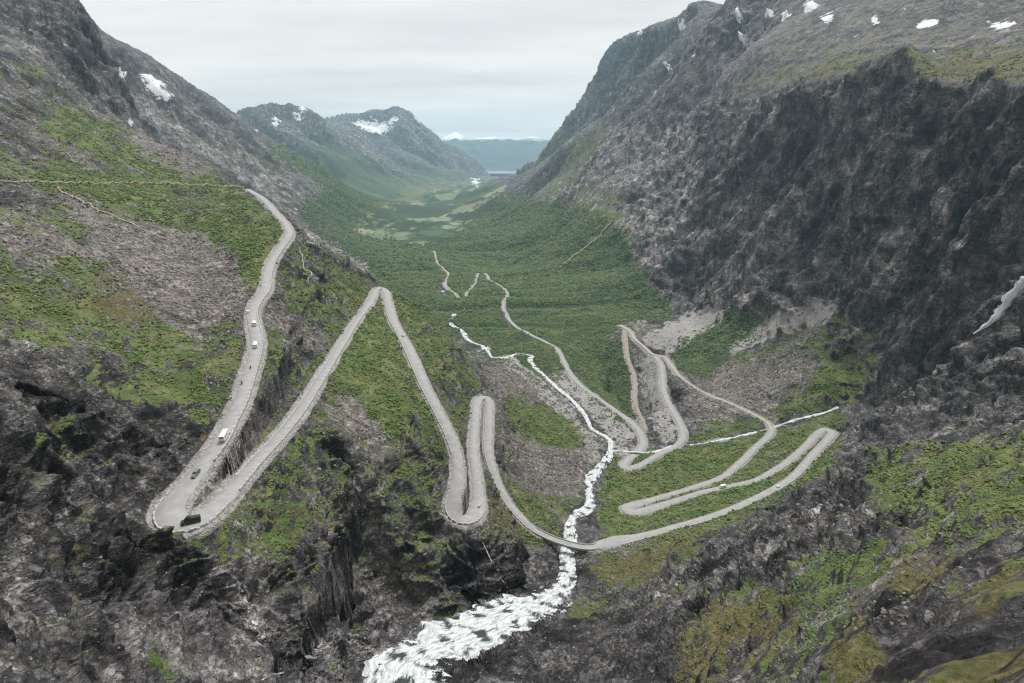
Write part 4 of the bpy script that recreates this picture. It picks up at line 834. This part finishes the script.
face_water('roadside_waterfall_water', [(477,531,1.5),(482,541,1.6),(487,552,1.8),(492,562,1.6),(496,571,1.3),(501,579,1.2),(508,588,1.5)], .5, .5)
face_water('small_stream_water', [(255,683,1.5),(272,676,2),(288,671,2.5),(297,661,2.5),(306,657,4),(317,658,3)], .6, .4)
# paths worn across the ground
def ground_path(name, pts, wpix, mat, lift=.4):
    Q = []
    for i in range(len(pts) - 1):
        n = max(1, int(math.dist(pts[i], pts[i+1]) / 2))
        Q += [tuple(pts[i][j] + (pts[i+1][j] - pts[i][j]) * k / n for j in (0, 1)) for k in range(n)]
    A = np.array([surf(x, y)[0] for x, y in Q])
    D1 = np.linalg.norm(A, axis=1); D1 = np.array([np.median(D1[max(0, i-3):i+4]) for i in range(len(D1))])
    for _ in range(6): D1[1:-1] = .25 * D1[:-2] + .5 * D1[1:-1] + .25 * D1[2:]
    P = A / np.linalg.norm(A, axis=1)[:, None] * D1[:, None]
    T = np.gradient(P, axis=0); T /= np.linalg.norm(T, axis=1)[:, None] + 1e-9
    sl = np.array([[nx[surf(x, y)[1], surf(x, y)[2]], ny[surf(x, y)[1], surf(x, y)[2]], nz[surf(x, y)[1], surf(x, y)[2]]] for x, y in Q])
    for _ in range(5): sl[1:-1] = .25 * sl[:-2] + .5 * sl[1:-1] + .25 * sl[2:]
    n = np.cross(T, sl); n /= np.linalg.norm(n, axis=1)[:, None] + 1e-9
    wd = (wpix * D1 / F)[:, None] * (1 + .15 * rng.normal(size=(len(P), 1)))
    a = np.array([-.5, 0, .5])[None]; B = [P[:, j:j+1] + n[:, j:j+1] * a * wd + sl[:, j:j+1] * (lift * (1 - 1.6 * np.abs(a * 2) ** 2) + .002 * D1[:, None]) for j in range(3)]
    return tag(grid_mesh(name, *B, mat, False), kind='structure')
ground_path('hillside_track', [(0,183),(40,184),(90,185),(135,184.5),(180,186),(215,187),(247,189)], .9, redg.m)
ground_path('hillside_footpath', [(58,190),(78,201),(100,212),(125,222),(150,234),(172,243)], 1.6, redg.m)
ground_path('slope_footpath', [(300,250),(303,262),(307,275),(306,290)], 1.2, grv.m)
ground_path('debris_track', [(612,222),(596,240),(575,256),(556,272)], 1.6, redg.m)
# ------------------------------------------------------------------ vehicles
def paint_mat(name, c, rough=.35, metal=0.):
    m = bpy.data.materials.new(name); m.use_nodes = True; b = m.node_tree.nodes['Principled BSDF']
    n = m.node_tree.nodes.new('ShaderNodeTexNoise'); n.inputs['Scale'].default_value = 1.5; n.inputs['Detail'].default_value = 6
    r = m.node_tree.nodes.new('ShaderNodeValToRGB'); r.color_ramp.elements[0].color = (*[x * .85 for x in c], 1); r.color_ramp.elements[1].color = (*c, 1)
    m.node_tree.links.new(n.outputs[0], r.inputs[0]); m.node_tree.links.new(r.outputs[0], b.inputs['Base Color'])
    b.inputs['Roughness'].default_value = rough; b.inputs['Metallic'].default_value = metal
    return m
M = dict(white=paint_mat('white_paint', (.80, .80, .78)), black=paint_mat('black_paint', (.012, .012, .015), .3), silver=paint_mat('silver_paint', (.55, .57, .60), .3, .4), grey=paint_mat('grey_paint', (.16, .17, .19), .35),
         glass=paint_mat('window_glass', (.02, .025, .03), .08), tyre=paint_mat('tyre_rubber', (.02, .02, .02), .9), rim=paint_mat('wheel_rim', (.45, .45, .47), .35, .6),
         lamp=paint_mat('headlamp', (.75, .75, .72), .2), red=paint_mat('tail_lamp', (.35, .02, .02), .3), trim=paint_mat('black_trim', (.03, .03, .03), .7), leather=paint_mat('rider_clothes', (.03, .03, .035), .7), helmet=paint_mat('helmet_shell', (.6, .6, .62), .3))
import bmesh
def link(name, bm, mat, parent=None, smooth=False):
    me = bpy.data.meshes.new(name); bmesh.ops.recalc_face_normals(bm, faces=bm.faces); bm.to_mesh(me); bm.free(); me.materials.append(mat)
    if smooth:
        for p in me.polygons: p.use_smooth = True
    o = bpy.data.objects.new(name, me); C.objects.link(o); o.parent = parent
    return o
def prism(bm, prof, y0, y1, taper=None):
    """side outline (x,z) drawn out across the width; taper pulls the upper points in"""
    z0 = min(p[1] for p in prof); z1 = max(p[1] for p in prof); L = []
    for sgn, yy in ((0, y0), (1, y1)):
        L.append([bm.verts.new((x, yy * (1 - (taper or 0) * max(0, (z - z0) / (z1 - z0))), z)) for x, z in prof])
    n = len(prof)
    bm.faces.new(L[0]); bm.faces.new(L[1][::-1])
    for i in range(n): bm.faces.new((L[0][i], L[0][(i+1) % n], L[1][(i+1) % n], L[1][i]))
def bevelled(bm, w): bmesh.ops.bevel(bm, geom=list(bm.edges), offset=w, segments=2, affect='EDGES', profile=.6)
def cyl(bm, x, y, z, r, w, seg=18):
    b = bmesh.ops.create_cone(bm, cap_ends=True, segments=seg, radius1=r, radius2=r, depth=w)
    for v in b['verts']: v.co = Vector((v.co.x + x, v.co.z + y, v.co.y + z))
def box(bm, x0, x1, y0, y1, z0, z1):
    b = bmesh.ops.create_cube(bm, size=1)
    for v in b['verts']: v.co = Vector((x0 + (v.co.x + .5) * (x1 - x0), y0 + (v.co.y + .5) * (y1 - y0), z0 + (v.co.z + .5) * (z1 - z0)))
def panel(bm, a, b, c, d): bm.faces.new([bm.verts.new(p) for p in (a, b, c, d)])
SPEC = {   # length, width, body outline, cabin outline, wheel places
 'car': dict(w=.88, body=[(-2.1,.35),(-2.15,.75),(-2.0,.95),(1.0,.98),(1.95,.82),(2.15,.6),(2.1,.3)], cab=[(-1.85,.96),(-1.55,1.45),(.05,1.5),(.95,.98)], wh=(-1.3,1.32), wr=.32),
 'estate': dict(w=.9, body=[(-2.3,.35),(-2.35,.8),(-2.2,1.0),(1.05,1.02),(2.1,.85),(2.3,.6),(2.25,.3)], cab=[(-2.25,1.0),(-2.0,1.5),(.1,1.56),(1.05,1.02)], wh=(-1.4,1.42), wr=.34),
 'van': dict(w=1.0, body=[(-3.0,.4),(-3.05,1.3),(2.0,1.3),(2.75,1.1),(2.95,.8),(2.9,.35)], cab=[(-3.02,1.28),(-2.95,2.35),(1.15,2.4),(2.05,1.28)], wh=(-1.9,1.95), wr=.37),
 'camper': dict(w=1.12, body=[(-3.4,.45),(-3.45,1.3),(2.2,1.3),(3.1,1.15),(3.3,.8),(3.25,.4)], cab=[(-3.45,1.28),(-3.4,2.85),(-.4,2.95),(2.35,2.85),(2.5,2.2),(1.75,1.98),(2.3,1.28)], wh=(-2.1,2.3), wr=.38)}
def vehicle(name, kind, paint, label, cat, roofbox=False, group=None):
    q = SPEC[kind]; w = q['w']; t = bpy.data.objects.new(name, None); C.objects.link(t); tag(t, label, cat, group)
    bm = bmesh.new(); prism(bm, q['body'], -w, w, .06); bevelled(bm, .06); link('body', bm, M[paint], t)
    bm = bmesh.new(); prism(bm, q['cab'], -w * .94, w * .94, .14 if kind in ('car', 'estate') else .05); bevelled(bm, .05); link('cabin', bm, M[paint], t)
    c = q['cab']; x0, x1 = c[0][0], c[-1][0]; z0, z1 = c[0][1], max(p[1] for p in c)
    small = kind in ('car', 'estate')
    top = .14 if small else .05
    for sgn in (-1, 1):
        bm = bmesh.new()
        if small: sp = [(x0 + .42, .08, z0 + .34 - .28), (x0 + .5, .8, 0)]
        za, zb = z0 + .06 + (0 if small else .12), z0 + (.43 if small else .72)
        ya = sgn * (w * .94 * (1 - top * (za - z0) / (z1 - z0)) + .02); yb = sgn * (w * .94 * (1 - top * (zb - z0) / (z1 - z0)) + .02)
        segs = [(x0 + .45, x0 + 1.35, x0 + .62, x0 + 1.35), (x0 + 1.45, x1 - .45, x0 + 1.45, x1 - .95)] if small else ([(1.15, 1.85, 1.15, 1.45), (-1.2, .9, -1.2, .9)] if kind == 'van' else [(1.5, 2.0, 1.5, 1.7), (-2.6, -1.4, -2.6, -1.4), (-.8, .4, -.8, .4)])
        for a_, b_, c_, d_ in segs:
            bm = bmesh.new(); panel(bm, (a_, ya, za), (b_, ya, za), (d_, yb, zb), (c_, yb, zb)); link('side_window', bm, M['glass'], t)
    # windscreen and rear window follow the cabin ends
    (xa, za), (xb, zb) = (c[-1], c[-2]) ; f0, f1 = .12, .85; k = w * .80
    nx_, nz_ = (zb - za), -(xb - xa); nl_ = math.hypot(nx_, nz_); nx_, nz_ = nx_ / nl_ * .03, nz_ / nl_ * .03
    bm = bmesh.new(); pa = (xa + (xb-xa)*f0 + nx_, za + (zb-za)*f0 + nz_); pb = (xa + (xb-xa)*f1 + nx_, za + (zb-za)*f1 + nz_)
    panel(bm, (pa[0], -k, pa[1]), (pa[0], k, pa[1]), (pb[0], k*.93, pb[1]), (pb[0], -k*.93, pb[1])); link('windscreen', bm, M['glass'], t)
    (xa, za), (xb, zb) = c[0], c[1]
    f0 = .15 if small else .45; bm = bmesh.new(); pa = (xa + (xb-xa)*f0 - .03, za + (zb-za)*f0 + .01); pb = (xa + (xb-xa)*f1 - .03, za + (zb-za)*f1 + .01)
    panel(bm, (pa[0], -k*.9, pa[1]), (pa[0], k*.9, pa[1]), (pb[0], k*.85, pb[1]), (pb[0], -k*.85, pb[1])); link('rear_window', bm, M['glass'], t)
    for xw in q['wh']:
        for sgn in (-1, 1):
            bm = bmesh.new(); cyl(bm, xw, sgn * (w - .1), q['wr'], q['wr'], .22); wh = link('wheel', bm, M['tyre'], t)
            bm = bmesh.new(); cyl(bm, xw, sgn * (w + .015), q['wr'], q['wr'] * .6, .03, 12); link('rim', bm, M['rim'], wh)
    xf = max(p[0] for p in q['body']); xr = min(p[0] for p in q['body'])
    for sgn in (-1, 1):
        bm = bmesh.new(); box(bm, xf - .16, xf + .015, sgn * w * .72 - .17, sgn * w * .72 + .17, .56, .74); link('headlight', bm, M['lamp'], t)
        bm = bmesh.new(); box(bm, xr - .02, xr + .12, sgn * w * .78 - .1, sgn * w * .78 + .1, .7, .95); link('tail_light', bm, M['red'], t)
    bm = bmesh.new(); box(bm, xf - .05, xf + .05, -w * .85, w * .85, .33, .48); link('bumper', bm, M['trim'], t)
    if roofbox:
        bm = bmesh.new(); box(bm, .1, 1.15, -.7, .7, 2.42, 2.85); bevelled(bm, .08); link('roof_box', bm, M['black'], t)
    return t
allroads = roads
def pose(o, key, px_, py_, flip=False, side=0.):
    P = relax(allroads[key]); u, v = pix(np.arctan2(P[:, 0], P[:, 1]), P[:, 2] / np.hypot(P[:, 0], P[:, 1]))
    i = int(np.argmin((u - px_) ** 2 + (v - py_) ** 2)); i = min(max(i, 2), len(P) - 3)
    d = P[i+2] - P[i-2]; yaw = math.atan2(d[1], d[0]) + (PI if flip else 0); pit = -math.atan2(d[2], math.hypot(d[0], d[1])) * (-1 if flip else 1)
    n = Vector((d[1], -d[0], 0)).normalized()
    o.location = (P[i, 0] + n.x * side, P[i, 1] + n.y * side, P[i, 2] + .06); o.rotation_euler = (0, pit, yaw)
G1 = 'vehicles on the mountain road'
pose(vehicle('parked_van', 'van', 'black', 'long black van with a raised roof box stopped inside the nearest hairpin bend', 'van', True, G1), 'A', 192, 520, True, 0)
pose(vehicle('estate_car', 'estate', 'grey', 'dark grey estate car just above the nearest hairpin bend on the left leg', 'car', False, G1), 'A', 196, 474, False, -.4)
pose(vehicle('motorhome', 'camper', 'white', 'large white motorhome on the left leg above the dark grey estate car', 'motorhome', False, G1), 'A', 222, 438, True, -1.2)
pose(vehicle('campervan', 'van', 'white', 'white van on the upper left road, the nearer one to the motorcycles', 'van', False, G1), 'A', 257, 346, True, .3)
pose(vehicle('campervan', 'van', 'white', 'white van on the upper left road, between another white van and a small car', 'van', False, G1), 'A', 256, 325, True, -.3)
pose(vehicle('hatchback_car', 'car', 'white', 'small white car at the edge of the upper left road, farthest of its queue', 'car', False, G1), 'A', 251, 312, True, 2.3)
pose(vehicle('estate_car', 'estate', 'silver', 'silver car with dark windows on the leg below the top of the tall middle bend', 'car', False, G1), 'A2', 403, 336, True, -1.2)
pose(vehicle('hatchback_car', 'car', 'silver', 'small pale silver car at the bottom of the narrow double hairpin', 'car', False, G1), 'A2', 478.5, 507, False, .8)
pose(vehicle('motorhome', 'camper', 'white', 'white motorhome on the middle one of three roads crossing the green slope', 'motorhome', False, G1), 'C', 722, 487, False, 0)
pose(vehicle('hatchback_car', 'car', 'white', 'small white car on the lowest road of the green slope at the right', 'car', False, G1), 'C', 778, 488, False, 0)
# motorcycles and riders
def motorcycle(label):
    t = bpy.data.objects.new('motorcycle', None); C.objects.link(t); tag(t, label, 'motorcycle', 'motorcycles riding up the road')
    for x in (-.72, .72):
        bm = bmesh.new(); cyl(bm, x, 0, .33, .33, .16, 18); wh = link('wheel', bm, M['tyre'], t)
        bm = bmesh.new(); cyl(bm, x, 0, .33, .2, .175, 12); link('rim', bm, M['rim'], wh)
    bm = bmesh.new(); prism(bm, [(-.45,.35),(-.5,.62),(.1,.68),(.42,.6),(.4,.3)], -.16, .16); bevelled(bm, .03); link('engine', bm, M['trim'], t)
    bm = bmesh.new(); prism(bm, [(-.05,.68),(0,.95),(.4,.98),(.5,.7)], -.17, .17, .3); bevelled(bm, .05); link('fuel_tank', bm, M['grey'], t)
    bm = bmesh.new(); prism(bm, [(-.95,.74),(-1.0,.84),(-.05,.82),(-.05,.7)], -.15, .15); bevelled(bm, .03); link('seat', bm, M['leather'], t)
    bm = bmesh.new(); prism(bm, [(.45,.62),(.5,1.0),(.62,1.28),(.72,.95),(.75,.6)], -.2, .2, .35); bevelled(bm, .04); link('fairing', bm, M['grey'], t)
    bm = bmesh.new(); box(bm, .36, .42, -.4, .4, 1.02, 1.07); link('handlebar', bm, M['trim'], t)
    bm = bmesh.new(); box(bm, .72, .78, -.09, .09, .82, .96); link('headlight', bm, M['lamp'], t)
    for s_ in (-1, 1):
        bm = bmesh.new(); box(bm, -.98, -.5, s_ * .34 - .11, s_ * .34 + .11, .48, .82); bevelled(bm, .03); link('pannier', bm, M['trim'], t)
    return t
def rider(label):
    J = [((-.35,0,.90),.17),((-.28,0,1.12),.16),((-.14,0,1.36),.18),((-.06,0,1.50),.07),((-.02,0,1.62),.12),((0,0,1.70),.11)]
    ed = [(0,1),(1,2),(2,3),(3,4),(4,5)]
    for s_ in (-1, 1):
        b = len(J); J += [((-.10,.2*s_,1.42),.075),((.08,.31*s_,1.2),.055),((.30,.34*s_,1.07),.04),((.38,.33*s_,1.06),.045)]; ed += [(2,b),(b,b+1),(b+1,b+2),(b+2,b+3)]
        b = len(J); J += [((-.28,.14*s_,.88),.11),((.10,.24*s_,.80),.08),((-.12,.24*s_,.42),.055),((.02,.25*s_,.35),.05)]; ed += [(0,b),(b,b+1),(b+1,b+2),(b+2,b+3)]
    me = bpy.data.meshes.new('person'); me.from_pydata([j[0] for j in J], ed, []); me.materials.append(M['leather'])
    o = bpy.data.objects.new('person', me); C.objects.link(o)
    md = o.modifiers.new('skin', 'SKIN'); o.modifiers.new('sub', 'SUBSURF').levels = 1; o.modifiers['sub'].render_levels = 1
    for v, j in zip(me.skin_vertices[0].data, J): v.radius = (j[1], j[1])
    me.skin_vertices[0].data[0].use_root = True
    bm = bmesh.new(); b = bmesh.ops.create_uvsphere(bm, u_segments=14, v_segments=10, radius=.155)
    for v in b['verts']: v.co = Vector((v.co.x * 1.1 - .01, v.co.y * .95, v.co.z * 1.1 + 1.69))
    h = link('helmet', bm, M['helmet'], o, True)
    bm = bmesh.new(); b = bmesh.ops.create_uvsphere(bm, u_segments=12, v_segments=8, radius=.1)
    for v in b['verts']: v.co = Vector((v.co.x * .8 + .09, v.co.y * 1.1, v.co.z * .55 + 1.70))
    link('visor', bm, M['glass'], h, True)
    return tag(o, label, 'person', 'motorcycle riders')
for (x, y, sd_), lm, lr_ in (((252, 369, .2), 'grey touring motorcycle in the middle of the road below the two white vans', 'person in black with pale helmet on the motorcycle in mid road below white vans'),
                     ((245, 383, 2.0), 'grey motorcycle close to the inner rock edge of the road, second below the white vans', 'person in black riding clothes on the motorcycle close to the inner rock edge')):
    a_ = motorcycle(lm); b_ = rider(lr_); pose(a_, 'A', x, y, True, sd_); pose(b_, 'A', x, y, True, sd_)
# ------------------------------------------------------------------ stone bridge over the falls
stone = NT_('masonry')
sc_ = stone.vor(1.1, out='Color'); ss_ = stone.t.nodes.new('ShaderNodeSeparateColor'); stone.t.links.new(sc_, ss_.inputs[0])
stone.color(stone.mix(stone.ramp(stone.vor(1.1, 'DISTANCE_TO_EDGE'), (.02, 1.), (.07, 0.)), stone.ramp(stone.math('ADD', stone.math('MULTIPLY', ss_.outputs[0], .5), stone.math('MULTIPLY', stone.noise(1.5, 7, .65), .5)), (.2, (.10, .095, .09)), (.5, (.22, .21, .195)), (.8, (.38, .36, .34))), (.05, .045, .04, 1)))
stone.bump(stone.vor(1.1, 'DISTANCE_TO_EDGE'), .5, .3)
capm = NT_('parapet_stone'); capm.color(capm.ramp(capm.noise(.8, 7, .7), (.3, (.26, .25, .24)), (.5, (.42, .41, .39)), (.7, (.56, .55, .53))))
def sweep(name, P, prof, mat, parent=None):
    """closed cross-section carried along a path; prof(k, n) -> list of (across, up)"""
    P = np.asarray(P); T, n = frame2(P); v = []; f = []; m = None
    for k in range(len(P)):
        pr = prof(k, len(P)); m = len(pr)
        for a, u in pr: v.append((P[k, 0] + n[k, 0] * a, P[k, 1] + n[k, 1] * a, P[k, 2] + u))
        if k:
            for i in range(m): f.append(((k-1)*m + i, (k-1)*m + (i+1) % m, k*m + (i+1) % m, k*m + i))
    f.append(tuple(range(m))[::-1]); f.append(tuple((len(P)-1)*m + i for i in range(m)))
    me = bpy.data.meshes.new(name); me.from_pydata(v, [], f); me.materials.append(mat)
    o = bpy.data.objects.new(name, me); C.objects.link(o); o.parent = parent
    return o
BP = relax(np.concatenate([roads['B'][-4:-1], roads['BR'], roads['C'][1:4]]), 2)
br = bpy.data.objects.new('stone_bridge', None); C.objects.link(br); tag(br, 'narrow stone arch bridge carrying the road across the foaming waterfall', 'bridge')
sweep('deck', BP, lambda k, n: [(-2.7, .0), (2.7, .0), (2.7, -.5), (-2.7, -.5)], asph.m, br)
def arch(k, n):
    t = (k / (n - 1) - .5) * 2; t = t * 1.25
    d = -1.5 - 11. * (1 - math.sqrt(max(0, 1 - min(abs(t), 1) ** 2))) - (4. if abs(t) > 1 else 0)
    return [(-2.75, -.5), (2.75, -.5), (2.75, d), (-2.75, d)]
sweep('arch', BP, arch, stone.m, br)
for s_ in (-1, 1): sweep('parapet', BP, lambda k, n, s_=s_: [(s_*2.6, .75), (s_*3.0, .75), (s_*3.0, -.6), (s_*2.6, -.6)], capm.m, br)
# ------------------------------------------------------------------ parapets with gaps, standing on dry stone walls
def near_i(P, px_, py_):
    u, v = pix(np.arctan2(P[:, 0], P[:, 1]), P[:, 2] / np.hypot(P[:, 0], P[:, 1])); return int(np.argmin((u - px_) ** 2 + (v - py_) ** 2))
def resample(P, st):
    d = np.concatenate([[0], np.cumsum(np.linalg.norm(np.diff(P[:, :2], axis=0), axis=1))]); q = np.arange(0, d[-1], st)
    return np.stack([np.interp(q, d, P[:, j]) for j in range(4)], 1)
def parapet(label, key, a, b, side, low=-2.6, hgt_=.62, name='parapet_wall'):
    P = relax(allroads[key]); i, j = sorted((near_i(P, *a), near_i(P, *b))); P = P[i:j+1]
    T, n = frame2(P); w = P[:, 3:4] / 2 - .15
    Q = P.copy(); Q[:, :2] += n * side * w; Q = resample(Q, .6)
    t = bpy.data.objects.new(name, None); C.objects.link(t); tag(t, label, 'wall', 'stone walls along the road edges')
    rr2 = np.random.default_rng(len(label))
    hs_ = rr2.uniform(.85, 1.1, len(Q))
    def top(k, n):
        h = hgt_ * hs_[k] if (k % 6) < 4 else .05
        return [(-.24, h), (.24, h), (.24, -.1), (-.24, -.1)]
    sweep('guard_stones', Q, top, capm.m, t)
    sweep('retaining_wall', Q, lambda k, n: [(-.35, -.1), (.35, -.1), (.35 + .28 * max(side, 0) * -low * .6, low), (-.35 + .28 * min(side, 0) * -low * .6, low)], stone.m, t)
    return t
parapet('stone parapet on the valley side of the uppermost leg at the left, above the nearest hairpin', 'A', (262,198), (205,462), -1)
parapet('curved stone parapet round the outside of the nearest hairpin bend at the left', 'A', (181,492), (221,501), 1, -2.8)
parapet('stone parapet on the downhill side of the long leg rising from the nearest hairpin to the middle bend', 'A', (230,491), (367,306), 1)
parapet('stone parapet on the uphill side of the long leg rising from the nearest hairpin to the middle bend', 'A', (245,475), (360,316), -1, -1.2, .35)
parapet('stone parapet on the left side of the leg dropping from the middle bend to the narrow double hairpin', 'A2', (388,303), (456,452), 1)
parapet('curved stone parapet round the bottom of the narrow double hairpin', 'A2', (457,486), (478.5,500), 1, -4.5)
parapet('stone parapet on the left side of the narrow hairpin leg beside the tall middle bend', 'A2', (477,483), (480,398), 1, -1.6, .5)
parapet('stone parapet on the left side of the thin road running down to the stone bridge', 'B', (489,415), (540,533), 1, -3.2)
parapet('stone parapet on the near side of the lowest road of the green slope at the right', 'C', (618,540), (808,461), 1, -2.2)
parapet('stone parapet on the near side of the middle road of the green slope at the right', 'C', (789,461), (680,499), -1, -1.8, .4)
